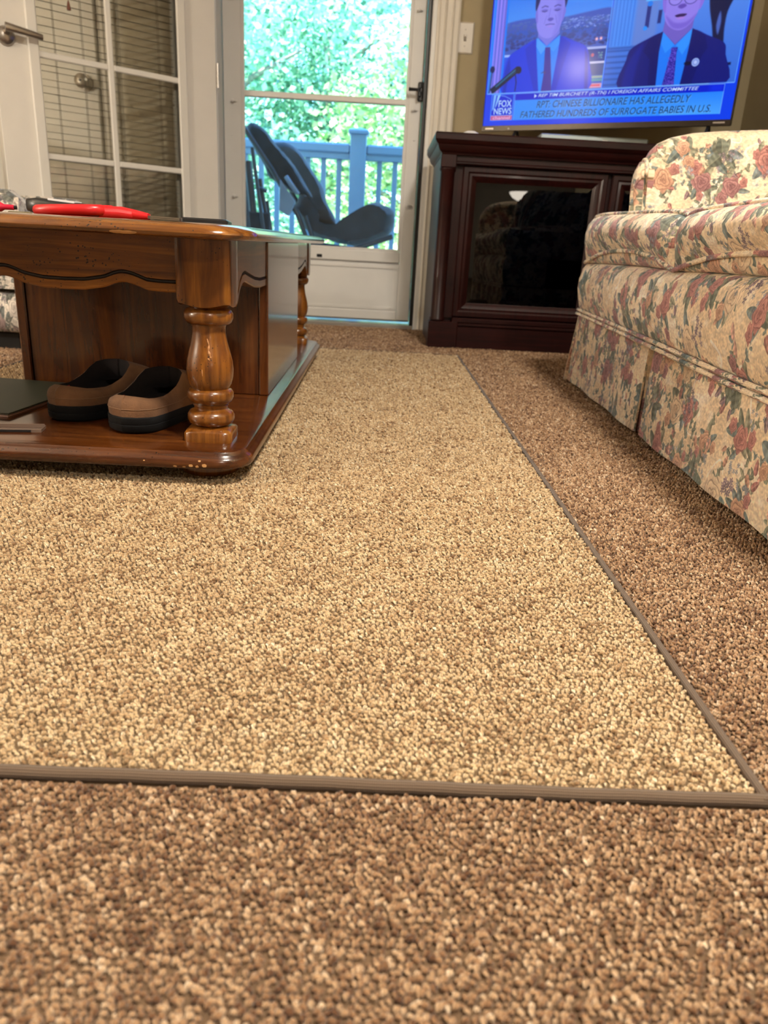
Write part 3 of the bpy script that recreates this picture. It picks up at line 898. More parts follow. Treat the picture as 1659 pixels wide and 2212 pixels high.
# ------------------------------------------------------------------ inner glazed door swung open (door_2), blinds between its panes
TH = math.radians(40)
d2 = empty('door_2', (-.75, 3.555, 0), kind='structure', rz=TH + PI)      # local +x runs along the leaf away from the hinge, local +y faces the room
S0, S1, DW = .170, .712, .86
ZB, ZT, TK = .285, 1.955, .044
g = MB()
g.cbox((0, 0, .012), (S0 - .022, TK, 2.03), .002); g.cbox((S1 + .022, 0, .012), (DW, TK, 2.03), .002)
g.cbox((S0 - .022, 0, .012), (S1 + .022, TK, ZB - .022), .002); g.cbox((S0 - .022, 0, ZT + .022), (S1 + .022, TK, 2.03), .002)
g.build('door_leaf', M_door, d2)
bd = MB()
for side in (0, 1):
    y0, y1 = (TK, TK + .012) if side else (-.012, 0)
    def bead(a, b, ya, yb):
        bd.cbox((a[0], ya, a[1]), (b[0], yb, b[1]), .004)
    for (a, b) in (((S0 - .034, ZB - .034), (S0 + .004, ZT + .034)), ((S1 - .004, ZB - .034), (S1 + .034, ZT + .034)), ((S0 - .034, ZB - .034), (S1 + .034, ZB + .004)), ((S0 - .034, ZT - .004), (S1 + .034, ZT + .034))):
        bead(a, b, y0, y1)
bd.build('lite_frame', M_white, d2)
SM = .447
def muntin(a, b):
    MB().cbox((a[0], TK - .006, a[1]), (b[0], TK + .006, b[1]), .003).build('muntin', M_white, d2)
muntin((SM - .011, ZB), (SM + .011, ZT))
for k in range(4):
    z = .619 + .3345 * k
    muntin((S0, z - .0105), (SM - .011, z + .0105)); muntin((SM + .011, z - .0105), (S1, z + .0105))
MB().box((S0 - .01, TK - .010, ZB - .01), (S1 + .01, TK - .007, ZT + .01)).build('glass_pane', glass('door_glass', (.95, .95, .94)), d2)
MB().box((S0 - .01, .006, ZB - .01), (S1 + .01, .009, ZT + .01)).build('glass_pane', glass('door_glass_back', (.92, .92, .90)), d2)
M_slat = plain('shade_toned_slat', (.11, .10, .08), .6)  # white slats; the shade of their undersides is put into this dark colour
bl = MB(); bl.cbox((S0 + .004, .0115, ZT - .03), (S1 - .004, .030, ZT - .004), .002); bl.cbox((S0 + .006, .016, ZB + .002), (S1 - .006, .026, ZB + .012), .002)
bl = bl.build('window_blind', M_slat, d2)
sl_me = MB()
sl_me.loft([[(S0 + .006, y, z) for y, z in ((-.0085, 0), (0, .0014), (.0085, 0), (0, .0003))], [(S1 - .006, y, z) for y, z in ((-.0085, 0), (0, .0014), (.0085, 0), (0, .0003))]])
slat0 = sl_me.build('slat', M_slat, bl)
nsl = 66
for k in range(nsl):
    o = slat0 if k == 0 else slat0.copy()
    if k:
        COL.objects.link(o); o.parent = bl
    o.location = (0, .021, ZB + .025 + k * (ZT - ZB - .06) / (nsl - 1))
    o.rotation_euler = (math.radians(-6 + rng.normal(0, 3)), math.radians(rng.normal(0, .25)), 0)
cd = MB()
for s in (S0 + .07, .40, .54, S1 - .07):
    cd.tube([(s, .0145, ZB + .01), (s, .0145, ZT - .01)], .0009, 5); cd.tube([(s, .0275, ZB + .01), (s, .0275, ZT - .01)], .0009, 5)
cd.build('ladder_cord', M_slat, bl)
pc = MB(); pc.tube([(.585, .0325, 1.145), (.585, .0325, ZT - .01)], .0009, 5); pc.build('pull_cord', M_slat, bl)
MB().lathe([(.002, .03), (.005, .02), (.0075, .004), (.007, 0)], (.585, .0345, 1.115), 8).build('cord_tassel', plain('wooden_tassel', (.16, .05, .028), .5), bl)
# lever handle and latch bolt
hd = MB()
hz, hs = 1.018, .815
hd.lathe([(.0, .016), (.024, .015), (.030, .008), (.031, 0)], (hs, TK, hz - .028), 20, 'y')
hd.tube([(hs, TK, hz - .018), (hs, TK + .045, hz - .012)], .011, 12)
lv = []
for t in np.linspace(0, 1, 8):
    lv.append((hs + .012 - .125 * t, TK + .050 - .010 * t * t, hz - .008 - .010 * t))
secs = []
for i, p in enumerate(lv):
    hh = .0135 - .004 * i / 7; tt = .007
    secs.append([(p[0], p[1] + tt * math.cos(a), p[2] + hh * math.sin(a)) for a in np.linspace(0, 2 * PI, 13)[:-1]])
hd.loft(secs)
hd = hd.build('door_handle', M_metal, d2, smooth=50)
db = MB(); db.lathe([(.0, .02), (.022, .018), (.030, .010), (.031, 0)], (.812, TK, 1.155), 20, 'y'); db.cbox((.806, TK + .018, 1.14), (.818, TK + .036, 1.17), .003)
db.build('deadbolt', M_metal, d2, smooth=50)
hg = MB()
for z in (.25, 1.0, 1.8):
    hg.tube([(-.006, TK + .002, z - .045), (-.006, TK + .002, z + .045)], .006, 8)
hg.build('hinge', M_metal, d2)

# ------------------------------------------------------------------ closet door on the wall behind it (door_3), seen through the glass
d3 = empty('door_3', (0, 0, 0), kind='structure')
MB().cbox((-1.99, WALL_Y - .035, .01), (-1.225, WALL_Y - .002, 2.03), .003).build('door_leaf', M_white, d3)
m = MB(); molding(m, -1.222, -1.15, 0, 2.09, WALL_Y, .02); m.build('door_casing', M_trim, d3)
kn = MB(); kn.lathe([(.033, 0), (.033, -.006), (.014, -.010), (.011, -.030), (.022, -.036), (.028, -.046), (.027, -.056), (.016, -.062), (.001, -.063)], (-1.276, WALL_Y - .035, .948), 22, 'y')
kn = kn.build('door_knob', M_metal, d3, smooth=40)
MB().lathe([(.006, -.0635), (.006, -.066), (.001, -.0665)], (-1.276, WALL_Y - .035, .948), 10, 'y').build('keyhole', M_black, kn)

# ------------------------------------------------------------------ light fixtures
def flush_light(x, y, label):
    r = empty('ceiling_light', (x, y, CEIL), label, 'ceiling light')
    MB().lathe([(.0, 0), (.20, 0), (.20, -.02), (.185, -.03), (.185, -.0305), (0, -.031)], n=32).build('canopy', M_metal, r, smooth=40)
    MB().lathe([(.183, -.031), (.178, -.05), (.150, -.070), (.09, -.080), (.0, -.083)], n=32, cap=False).build('glass_bowl', emit('lamp_glass_%d' % int(x * 100), (1, .86, .66), 9.0), r, smooth=60)
    return r
tl2 = empty('table_lamp', (-2.68, .42, .605), 'cream shaded table lamp standing on the round side table by the left wall', 'lamp')
MB().lathe([(.0, 0), (.075, 0), (.08, .012), (.03, .03), (.045, .10), (.05, .16), (.02, .24), (.009, .26), (.009, .33), (0, .33)], n=24).build('base', M_metal, tl2, smooth=50)
sm_ = bpy.data.materials.new('linen_shade'); sm_.use_nodes = True
st_ = sm_.node_tree; st_.nodes.clear()
so_ = st_.nodes.new('ShaderNodeOutputMaterial'); s1_ = st_.nodes.new('ShaderNodeBsdfTransparent'); s2_ = st_.nodes.new('ShaderNodeBsdfTranslucent'); s3_ = st_.nodes.new('ShaderNodeMixShader')
s2_.inputs[0].default_value = (.9, .82, .7, 1); s3_.inputs[0].default_value = .45
st_.links.new(s1_.outputs[0], s3_.inputs[1]); st_.links.new(s2_.outputs[0], s3_.inputs[2]); st_.links.new(s3_.outputs[0], so_.inputs[0])
MB().lathe([(.17, .27), (.12, .50)], n=32, cap=False).build('shade', sm_, tl2, smooth=60)
l2 = bpy.data.lights.new('table_lamp_bulb', 'POINT'); l2.energy = 105; l2.color = (1, .90, .76); l2.shadow_soft_size = .05
lo2 = bpy.data.objects.new('table_lamp_bulb', l2); COL.objects.link(lo2); lo2.parent = tl2; lo2.location = (0, 0, .385)
stb = empty('side_table', (-2.68, .42, 0), 'round dark pedestal side table under the table lamp', 'table')
MB().lathe([(0, .575), (.26, .575), (.27, .59), (.26, .604), (0, .604)], n=32).build('table_top', M_mah_x, stb, smooth=40)
MB().lathe([(0, 0), (.17, 0), (.17, .03), (.03, .06), (.025, .3), (.04, .5), (.08, .575), (0, .575)], n=24).build('pedestal', M_mah_z, stb, smooth=40)
flush_light(.72, .20, 'flush ceiling light with a frosted bowl above the rug')
flush_light(.95, -2.2, 'flush ceiling light with a frosted bowl near the front wall')

pl = empty('pendant_lamp', (1.78, -4.0, 1.01), 'white bowl pendant lamp hanging over the dining end', 'lamp')
MB().lathe([(.0, -.03), (.10, -.025), (.17, .01), (.205, .055), (.21, .075), (.20, .075), (.16, .022), (.09, -.012), (0, -.018)], n=36).build('bowl_shade', emit('pendant_bowl', (1, .90, .76), 15.0), pl, smooth=60)
MB().tube([(0, 0, .02), (0, 0, CEIL - 1.01)], .006, 8).build('stem', M_metal, pl)

tl = empty('floor_lamp', (-2.75, .05, 0), 'tall floor lamp with a cream drum shade by the left wall', 'lamp')
MB().lathe([(0, 0), (.14, 0), (.145, .012), (.13, .022), (.02, .035), (.013, .06), (.012, 1.70), (0, 1.70)], n=24).build('base', M_metal, tl, smooth=50)
MB().lathe([(.20, 1.62), (.15, 1.92), (.147, 1.92), (.197, 1.62), (.20, 1.62)], n=32, cap=False).build('shade', emit('lamp_shade', (1, .80, .55), 6), tl, smooth=60)
l = bpy.data.lights.new('floor_lamp_bulb', 'POINT'); l.energy = 40; l.color = (1, .82, .60); l.shadow_soft_size = .10
lo = bpy.data.objects.new('floor_lamp_bulb', l); COL.objects.link(lo); lo.parent = tl; lo.location = (0, 0, 1.98)
# ================================================================== carpet, rug
RUG = (-1.01, .302, .430, 2.74)          # x0, x1, y0, y1
RUG_Z = .0050


def tuft_mesh(name, seed, mat):
    """one bulky loop of three-ply yarn"""
    r = random.Random(seed)
    mb = MB()
    n, k = 9, 15
    secs = []
    for i in range(n):
        a = PI * (i / (n - 1)) * 1.10 - .05 * PI
        lean = .25 * math.sin(a)
        cx = -.42 * math.cos(a); cz = .70 * math.sin(a) - .05
        t = Vector((.42 * math.sin(a), 0, .70 * math.cos(a))).normalized()
        x = Vector((0, 1, 0)); y = t.cross(x).normalized()
        sec = []
        fat = .40 + .16 * math.sin(a)
        for j in range(k):
            th = 2 * PI * j / k
            rr = fat * (1 + .20 * math.cos(3 * (th - a * 1.5 + seed)))
            p = Vector((cx, lean * .6, cz)) + x * rr * math.cos(th) * 1.02 + y * rr * math.sin(th)
            sec.append(tuple(p))
        secs.append(sec)
    uv = [[(j / k + i / n * .75, i / n) for j in range(k)] for i in range(n)]
    mb.loft(secs, True, uvs=uv)
    o = mb.build(name, mat, smooth=180)
    COL.objects.unlink(o)
    return o


def yarn_mat(name, ramp):
    m, t, b = nt(name)
    setp(b, Roughness=.9, Specular_IOR_Level=.15, Sheen_Weight=.25, Sheen_Roughness=.5)
    at = t.nodes.new('ShaderNodeAttribute'); at.attribute_type = 'INSTANCER'; at.attribute_name = 'tone'
    r = t.nodes.new('ShaderNodeValToRGB')
    e = r.color_ramp.elements
    e[0].position, e[0].color = ramp[0][0], (*ramp[0][1], 1)
    e[1].position, e[1].color = ramp[-1][0], (*ramp[-1][1], 1)
    for p, c in ramp[1:-1]:
        q = e.new(p); q.color = (*c, 1)
    uv = t.nodes.new('ShaderNodeUVMap')
    sp = t.nodes.new('ShaderNodeSeparateXYZ')
    ml = t.nodes.new('ShaderNodeMath'); ml.operation = 'MULTIPLY'; ml.inputs[1].default_value = 2 * PI * 3
    sn = t.nodes.new('ShaderNodeMath'); sn.operation = 'SINE'
    mr = t.nodes.new('ShaderNodeMapRange'); mr.inputs[1].default_value = -1; mr.inputs[2].default_value = .3; mr.inputs[3].default_value = .55; mr.inputs[4].default_value = 1.0
    mx = t.nodes.new('ShaderNodeMix'); mx.data_type = 'RGBA'; mx.blend_type = 'MULTIPLY'; mx.inputs[0].default_value = 1
    L = t.links.new
    # one ply of the three is paler, one darker
    ph = t.nodes.new('ShaderNodeMath'); ph.operation = 'MULTIPLY'; ph.inputs[1].default_value = 2 * PI
    s1 = t.nodes.new('ShaderNodeMath'); s1.operation = 'SINE'
    tm = t.nodes.new('ShaderNodeMath'); tm.operation = 'MULTIPLY'; tm.inputs[1].default_value = .22
    ta = t.nodes.new('ShaderNodeMath'); ta.operation = 'ADD'
    L(sp.outputs['X'], ph.inputs[0]); L(ph.outputs[0], s1.inputs[0]); L(s1.outputs[0], tm.inputs[0]); L(at.outputs['Fac'], ta.inputs[0]); L(tm.outputs[0], ta.inputs[1])
    L(ta.outputs[0], r.inputs[0]); L(uv.outputs[0], sp.inputs[0]); L(sp.outputs['X'], ml.inputs[0]); L(ml.outputs[0], sn.inputs[0]); L(sn.outputs[0], mr.inputs[0])
    L(r.outputs[0], mx.inputs[6]); L(mr.outputs[0], mx.inputs[7]); L(mx.outputs[2], b.inputs['Base Color'])
    return m


def pile(name, pts, scl, rot, tone, protos, parent, label=None):
    me = bpy.data.meshes.new(name)
    me.from_pydata([tuple(p) for p in pts], [], [])
    for nm, arr in (('tone', tone), ('sz', scl), ('rz', rot)):
        a = me.attributes.new(nm, 'FLOAT', 'POINT'); a.data.foreach_set('value', np.asarray(arr, dtype=np.float32))
    a = me.attributes.new('pick', 'INT', 'POINT'); a.data.foreach_set('value', rng.integers(0, len(protos), len(pts)).astype(np.int32))
    o = bpy.data.objects.new(name, me); COL.objects.link(o); o.parent = parent
    g = bpy.data.node_groups.new(name, 'GeometryNodeTree')
    g.interface.new_socket('Geometry', in_out='INPUT', socket_type='NodeSocketGeometry')
    g.interface.new_socket('Geometry', in_out='OUTPUT', socket_type='NodeSocketGeometry')
    N, L = g.nodes.new, g.links.new
    gi, go = N('NodeGroupInput'), N('NodeGroupOutput')
    ip = N('GeometryNodeInstanceOnPoints')
    jn = N('GeometryNodeJoinGeometry')
    for p in protos[::-1]:
        oi = N('GeometryNodeObjectInfo'); oi.inputs['Object'].default_value = p; oi.inputs['As Instance'].default_value = True
        L(oi.outputs['Geometry'], jn.inputs[0])

    def attr(nm, typ):
        q = N('GeometryNodeInputNamedAttribute'); q.data_type = typ; q.inputs['Name'].default_value = nm
        return q
    mp = N('GeometryNodeMeshToPoints')
    L(gi.outputs[0], mp.inputs[0]); L(mp.outputs[0], ip.inputs['Points']); L(jn.outputs[0], ip.inputs['Instance'])
    ip.inputs['Pick Instance'].default_value = True
    L(attr('pick', 'INT').outputs[0], ip.inputs['Instance Index'])
    cx = N('ShaderNodeCombineXYZ'); L(attr('rz', 'FLOAT').outputs[0], cx.inputs[2])
    L(cx.outputs[0], ip.inputs['Rotation'])
    L(attr('sz', 'FLOAT').outputs[0], ip.inputs['Scale'])
    L(ip.outputs[0], go.inputs[0])
    md = o.modifiers.new('tufts', 'NODES'); md.node_group = g
    tag(o, kind='stuff')
    return o


def rows(region, pitch, keep, ang=0.0):
    """rows of loops, jittered; region = (x0,x1,y0,y1)"""
    x0, x1, y0, y1 = region
    xs = np.arange(x0, x1, pitch * 1.04); ys = np.arange(y0, y1, pitch * .90)
    X, Y = np.meshgrid(xs, ys)
    X = X + (np.arange(len(ys)) % 2)[:, None] * pitch * .5
    X = X + rng.normal(0, pitch * .17, X.shape); Y = Y + rng.normal(0, pitch * .15, Y.shape)
    P = np.stack([X.ravel(), Y.ravel()], 1)
    return P[keep(P[:, 0], P[:, 1])]


def in_rug(x, y, m=0.0):
    return (x > RUG[0] + m) & (x < RUG[1] - m) & (y > RUG[2] + m) & (y < RUG[3] - m)


def clump(P, cell, seed):
    r = np.random.default_rng(seed)
    g = r.random((256, 256))
    return g[(np.floor(P[:, 0] / cell).astype(int)) % 256, (np.floor(P[:, 1] / cell).astype(int)) % 256]


FLOOR_RAMP = [(.0, (.115, .052, .024)), (.26, (.27, .145, .072)), (.58, (.43, .268, .146)), (.82, (.56, .385, .235)), (1.0, (.74, .58, .41))]
RUG_RAMP = [(.0, (.19, .098, .043)), (.25, (.42, .27, .137)), (.55, (.60, .43, .240)), (.85, (.72, .555, .345)), (1.0, (.84, .72, .52))]
M_yf = yarn_mat('floor_yarn', FLOOR_RAMP)
M_yr = yarn_mat('rug_yarn', RUG_RAMP)
PF = [tuft_mesh('floor_loop', s, M_yf) for s in (1, 2, 3)]
PR = [tuft_mesh('rug_loop', s, M_yr) for s in (4, 5, 6)]


def make_pile(name, zones, keep, z, protos, parent, bias, spread):
    Ps, Ss = [], []
    for reg, pitch in zones:
        P = rows(reg, pitch, keep)
        Ps.append(P); Ss.append(np.full(len(P), pitch))
    P = np.concatenate(Ps); S = np.concatenate(Ss)
    n = len(P)
    tone = np.clip(bias + rng.normal(0, spread, n) + .22 * (clump(P, .011, 4) - .5) + .12 * (clump(P, .05, 5) - .5), 0, 1)
    sc = S * .555 * np.clip(rng.normal(1, .16, n), .6, 1.4)
    rot = rng.normal(0, .55, n) + (rng.random(n) < .3) * 1.3
    zz = z + S * rng.normal(0, .10, n)
    pts = np.stack([P[:, 0], P[:, 1], zz], 1)
    return pile(name, pts, sc, rot, tone, protos, parent)


def keep_floor(x, y):
    cone = (np.abs(x) < .62 * y + .62)
    return cone & ~in_rug(x, y, -.0035) & ~((x > .86) & (y < 2.2) & (y > .5)) & ~((y > 3.02) & (x > .24)) & (y < WALL_Y - .004) & (x < RX - .02)


def keep_rug(x, y):
    cone = (np.abs(x) < .62 * y + .62)
    return cone & in_rug(x, y, .0072) & ~((x > -.72) & (x < -.23) & (y > 1.2) & (y < 2.45))


make_pile('carpet_pile', [((-1.9, 1.5, .12, .9), .0045), ((-1.9, 1.5, .9, 1.4), .0051), ((-2.3, 1.5, 1.4, 2.1), .0060), ((-2.4, 1.5, 2.1, 3.58), .0075)], keep_floor, .001, PF, floor, .52, .21)

rug = empty('area_rug', (0, 0, 0), 'flat beige loop-pile area rug with a taupe bound edge under the coffee table', 'rug')
MB().box((RUG[0], RUG[2], .001), (RUG[1], RUG[3], RUG_Z - .001)).build('rug_base', plain('rug_backing', (.12, .075, .035), .95, vary=.2, vscale=150), rug)
make_pile('rug_pile', [((RUG[0], RUG[1], RUG[2], .85), .0045), ((RUG[0], RUG[1], .85, 1.35), .0051), ((RUG[0], RUG[1], 1.35, 2.0), .0060), ((RUG[0], RUG[1], 2.0, RUG[3]), .0074)], keep_rug, RUG_Z - .001, PR, rug, .58, .18)


def tape_mat():
    m, t, b = nt('binding_tape')
    setp(b, Roughness=.85, Specular_IOR_Level=.2, Sheen_Weight=.2)
    L = t.links.new
    uv = t.nodes.new('ShaderNodeUVMap'); sp = t.nodes.new('ShaderNodeSeparateXYZ'); L(uv.outputs[0], sp.inputs[0])
    def wave(out, f):
        a = t.nodes.new('ShaderNodeMath'); a.operation = 'MULTIPLY'; a.inputs[1].default_value = f
        s = t.nodes.new('ShaderNodeMath'); s.operation = 'SINE'
        L(out, a.inputs[0]); L(a.outputs[0], s.inputs[0]); return s.outputs[0]
    wx, wy = wave(sp.outputs['X'], 2 * PI / .0016), wave(sp.outputs['Y'], 2 * PI / .0022)
    ml = t.nodes.new('ShaderNodeMath'); ml.operation = 'MULTIPLY_ADD'; ml.inputs[1].default_value = .5
    L(wx, ml.inputs[0]); L(wy, ml.inputs[2])
    r = t.nodes.new('ShaderNodeValToRGB')
    r.color_ramp.elements[0].color = (.070, .044, .028, 1); r.color_ramp.elements[1].color = (.165, .115, .078, 1)
    mr = t.nodes.new('ShaderNodeMapRange'); mr.inputs[1].default_value = -1.5; mr.inputs[2].default_value = 1.5
    L(ml.outputs[0], mr.inputs[0]); L(mr.outputs[0], r.inputs[0]); L(r.outputs[0], b.inputs['Base Color'])
    bp = t.nodes.new('ShaderNodeBump'); bp.inputs['Strength'].default_value = .5; bp.inputs['Distance'].default_value = .0006
    L(ml.outputs[0], bp.inputs['Height']); L(bp.outputs[0], b.inputs['Normal'])
    return m


M_tape = tape_mat()
TP = [(0.0040, .0006), (-.0006, .0012), (-.0020, .0040), (-.0010, .0072), (.0018, .0090), (.0052, .0093), (.0066, .0080), (.0066, .0006)]   # (inward, z)


def binding(p, q, inward):
    p, q, inn = Vector(p), Vector(q), Vector(inward)
    L_ = (q - p).length; n = max(2, int(L_ / .02))
    secs, uvs = [], []
    arc = [0]
    for a, b in zip(TP[:-1], TP[1:]):
        arc.append(arc[-1] + math.hypot(b[0] - a[0], b[1] - a[1]))
    for i in range(n + 1):
        c = p.lerp(q, i / n)
        wob = .0002 * math.sin(i * 1.7) + .0003 * math.sin(i * .31)
        secs.append([tuple(c + inn * (u + wob) + Vector((0, 0, z + wob * .6))) for u, z in TP]); uvs.append([(L_ * i / n, a) for a in arc])
    MB().loft(secs, True, uvs=uvs).build('edge_binding', M_tape, rug, smooth=70)


binding((RUG[0], RUG[2], 0), (RUG[1], RUG[2], 0), (0, 1, 0))
binding((RUG[1], RUG[2], 0), (RUG[1], RUG[3], 0), (-1, 0, 0))
binding((RUG[1], RUG[3], 0), (RUG[0], RUG[3], 0), (0, -1, 0))
binding((RUG[0], RUG[3], 0), (RUG[0], RUG[2], 0), (1, 0, 0))
# ================================================================== coffee table
TX0, TX1, TY0, TY1 = -.765, -.180, 1.08, 2.585
tcx, tcy = (TX0 + TX1) / 2, (TY0 + TY1) / 2
thx, thy = (TX1 - TX0) / 2, (TY1 - TY0) / 2
ct = empty('coffee_table', (tcx, tcy, 0), 'distressed oak coffee table with turned legs and an enclosed centre standing on the rug', 'table')


def T(o):                      # children are modelled in room coordinates
    o.matrix_parent_inverse = Matrix.Translation((-tcx, -tcy, 0))
    return o


top = MB()
slab(top, (tcx, tcy), thx, thy, .075, [(.012, .3655), (.005, .3663), (.0015, .3690), (.0, .3725), (.0012, .3762), (.0048, .3797), (.0105, .3828), (.018, .3851), (.027, .3864), (.036, .3868)], n=10)
T(top.build('tabletop', M_oak_top, ct, smooth=40))
base = MB()
slab(base, (tcx - .002, tcy - .02), thx - .004, thy - .022, .055, [(.010, .0335), (.003, .0345), (.0, .0385), (.0, .0455), (.003, .0505), (.0075, .0530), (.0085, .0555), (.011, .0590), (.016, .0600)], n=10)
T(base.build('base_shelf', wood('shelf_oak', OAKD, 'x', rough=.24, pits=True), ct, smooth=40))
for (x, y) in ((-.265, 1.18), (-.265, 2.44), (-.682, 1.18), (-.682, 2.44)):
    T(MB().lathe([(.0, .0046), (.040, .0046), (.048, .009), (.050, .016), (.044, .028), (.040, .036), (0, .036)], (x, y, 0), 24).build('bun_foot', M_oak_z, ct, smooth=50))

LEG = [(.0595, .0375, 9), (.0740, .0375, 9), (.0775, .0355, 6), (.0830, .0270, 2), (.0840, .0300, 2), (.0870, .0345, 2), (.0930, .0372, 2), (.1000, .0368, 2), (.1055, .0335, 2), (.1075, .0290, 2),
       (.1100, .0262, 2), (.1130, .0262, 2), (.1150, .0280, 2), (.1172, .0262, 2), (.1195, .0300, 2), (.1225, .0335, 2), (.1285, .0362, 2), (.1350, .0362, 2), (.1400, .0335, 2), (.1420, .0290, 2),
       (.1440, .0300, 2), (.1500, .0335, 2), (.1600, .0360, 2), (.1720, .0368, 2), (.1850, .0355, 2), (.2000, .0318, 2), (.2150, .0280, 2), (.2280, .0258, 2), (.2370, .0255, 2), (.2415, .0272, 2),
       (.2420, .0310, 2), (.2450, .0350, 2), (.2510, .0376, 2), (.2580, .0376, 2), (.2635, .0345, 2), (.2660, .0290, 2), (.2680, .0300, 2), (.2715, .0340, 3), (.2770, .0396, 7), (.2800, .0402, 12), (.3650, .0402, 12)]


def leg(x, y):
    mb = MB(); n = 40; secs = []
    for z, r, p in LEG:
        sec = []
        for i in range(n):
            a = 2 * PI * (i + .5) / n
            c, s = math.cos(a), math.sin(a)
            k = r / (abs(c) ** p + abs(s) ** p) ** (1 / p)
            zz = z
            if p in (7,):                      # the block ends in a shallow curve below each face
                zz = z - .0085 * (1 - min(1, abs(k) / r - 1) * 2.4)
            sec.append((x + k * c, y + k * s, zz))
        secs.append(sec)
    mb.loft(secs)
    return T(mb.build('leg', M_oak_z, ct, smooth=42))


LX0, LX1, LY0, LY1 = -.686, -.262, 1.182, 2.452
for x in (LX1, LX0):
    for y in (LY0, LY1):
        leg(x, y)
# worn scratches through the finish of the near leg: thin raised slivers of bare wood
sc = MB()
for (a0, z0, a1, z1, wd) in ((-.08, .222, .02, .212, .0012), (.02, .212, -.01, .204, .0018), (-.01, .204, .06, .196, .0022), (.06, .196, .10, .193, .0014), (-.30, .176, -.29, .166, .0009), (-.05, .193, .03, .190, .0016)):
    q = []
    for (a, z) in ((a0, z0), ((a0 + a1) / 2, (z0 + z1) / 2), (a1, z1)):
        r = interp(z, [l[0] for l in LEG], [l[1] for l in LEG]) + .0001
        q.append((LX1 + r * math.sin(a + .18), LY0 - r * math.cos(a + .18), z))
    sc.tube(q, [wd * .5, wd, wd * .4], 6)
T(sc.build('scratch', plain('bare_wood', (.46, .22, .085), .6), ct))

# bare chips along the worn edges: thin patches that follow the moulded edge
M_bare = plain('bare_wood_chip', (.50, .27, .10), .7, vary=.15, vscale=80)


def chip(x0, x1, z0, z1, zs, ins, y0, seed):
    r = random.Random(seed); n = 9
    secs = []
    for j in range(4):
        row = []
        for i in range(n):
            u = i / (n - 1); v = j / 3
            taper = math.sin(PI * min(1, max(0, u * .9 + .05))) ** .5
            z = (z0 + z1) / 2 + (v - .5) * (z1 - z0) * taper * (.8 + .4 * r.random() if j in (0, 3) else 1)
            row.append((x0 + (x1 - x0) * u, y0 + interp(z, zs, ins) - .00035, z))
        secs.append(row)
    return T(MB().loft(secs, cap=False, closed=False).build('chip', M_bare, ct, smooth=180))


TZS, TIN = [.3655, .3663, .3690, .3725, .3762, .3797, .3828], [.012, .005, .0015, 0, .0012, .0048, .0105]
chip(-.372, -.335, .3668, .3715, TZS, TIN, TY0, 1)
chip(-.545, -.538, .3680, .3700, TZS, TIN, TY0, 2)
chip(-.528, -.522, .3678, .3694, TZS, TIN, TY0, 3)
BZS, BIN = [.0335, .0345, .0385, .0455, .0505, .0530], [.010, .003, 0, 0, .003, .0075]
for k, (a, b, z0, z1) in enumerate(((-.300, -.294, .0365, .0395), (-.286, -.281, .0360, .0390), (-.276, -.270, .0380, .0425), (-.266, -.261, .0365, .0410), (-.256, -.249, .0385, .0440), (-.262, -.258, .0465, .0490), (-.345, -.342, .0440, .0460))):
    chip(a, b, z0, z1, BZS, BIN, tcy - .02 - (thy - .022), 10 + k)

FW = [(0, .2833), (.03, .2838), (.06, .289), (.078, .2965), (.09, .2985), (.103, .296), (.125, .288), (.145, .2868), (.18, .2868)]   # distance from the middle -> lower edge


def apron(P0, P1, zfun, thick, name='apron', out=(0, -1)):
    P0, P1 = Vector((*P0, 0)), Vector((*P1, 0)); o = Vector((*out, 0)); L_ = (P1 - P0).length
    n = 56; secs = []
    for i in range(n + 1):
        u = i / n; p = P0.lerp(P1, u); zb = zfun(u * L_)
        prof = [(0, .3655), (0, zb + .0185), (-.0012, zb + .0180), (-.0034, zb + .0165), (-.0034, zb + .0145), (-.0012, zb + .0130), (0, zb + .0125), (0, zb + .002), (-.0015, zb), (-thick, zb), (-thick, .3655)]
        secs.append([tuple(p + o * d + Vector((0, 0, z))) for d, z in prof])
    mb = MB()
    R = [[mb.vert(p) for p in s] for s in secs]
    for a, b in zip(R[:-1], R[1:]):
        for i in range(len(a)):
            j = (i + 1) % len(a)
            mb.face((a[i], a[j], b[j], b[i]), 1 if i in (2, 3, 4) else 0)
    mb.face(R[0][::-1]); mb.face(R[-1])
    return T(mb.build(name, [M_oak_x if abs(out[1]) else M_oak_y, M_groove], ct, smooth=35))


mid = (LX0 + LX1) / 2
half = (LX1 - LX0) / 2 - .038
apron((mid - half, LY0 - .018), (mid + half, LY0 - .018), lambda s: interp(abs(s - half), *zip(*FW)), .018)
apron((mid - half, LY1 + .018), (mid + half, LY1 + .018), lambda s: interp(abs(s - half), *zip(*FW)), .018, out=(0, 1))
SW = [(0, .266), (.012, .272), (.030, .288), (.055, .2985), (.08, .3005), (.12, .295), (.18, .287), (.24, .2830), (.4, .2825)]
C0, C1 = 1.545, 2.115
for x, o in ((LX1 + .037, 1), (LX0 - .037, -1)):
    apron((x, LY0 + .038), (x, C0), lambda s: interp(s, *zip(*SW)), .018, out=(o, 0))
    apron((x, LY1 - .038), (x, C1), lambda s: interp(s, *zip(*SW)), .018, out=(o, 0))
# enclosed centre
CX0, CX1 = -.730, -.222
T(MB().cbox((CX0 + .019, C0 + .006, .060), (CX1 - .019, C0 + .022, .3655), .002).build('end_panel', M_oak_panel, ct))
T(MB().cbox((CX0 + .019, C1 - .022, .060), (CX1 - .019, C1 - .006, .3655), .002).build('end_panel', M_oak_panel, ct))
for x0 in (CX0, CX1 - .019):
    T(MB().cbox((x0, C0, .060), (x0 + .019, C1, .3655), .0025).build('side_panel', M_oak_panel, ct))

# ------------------------------------------------------------------ things on the table
TZ = .3868


def on(o, loc, rz=0):
    return o


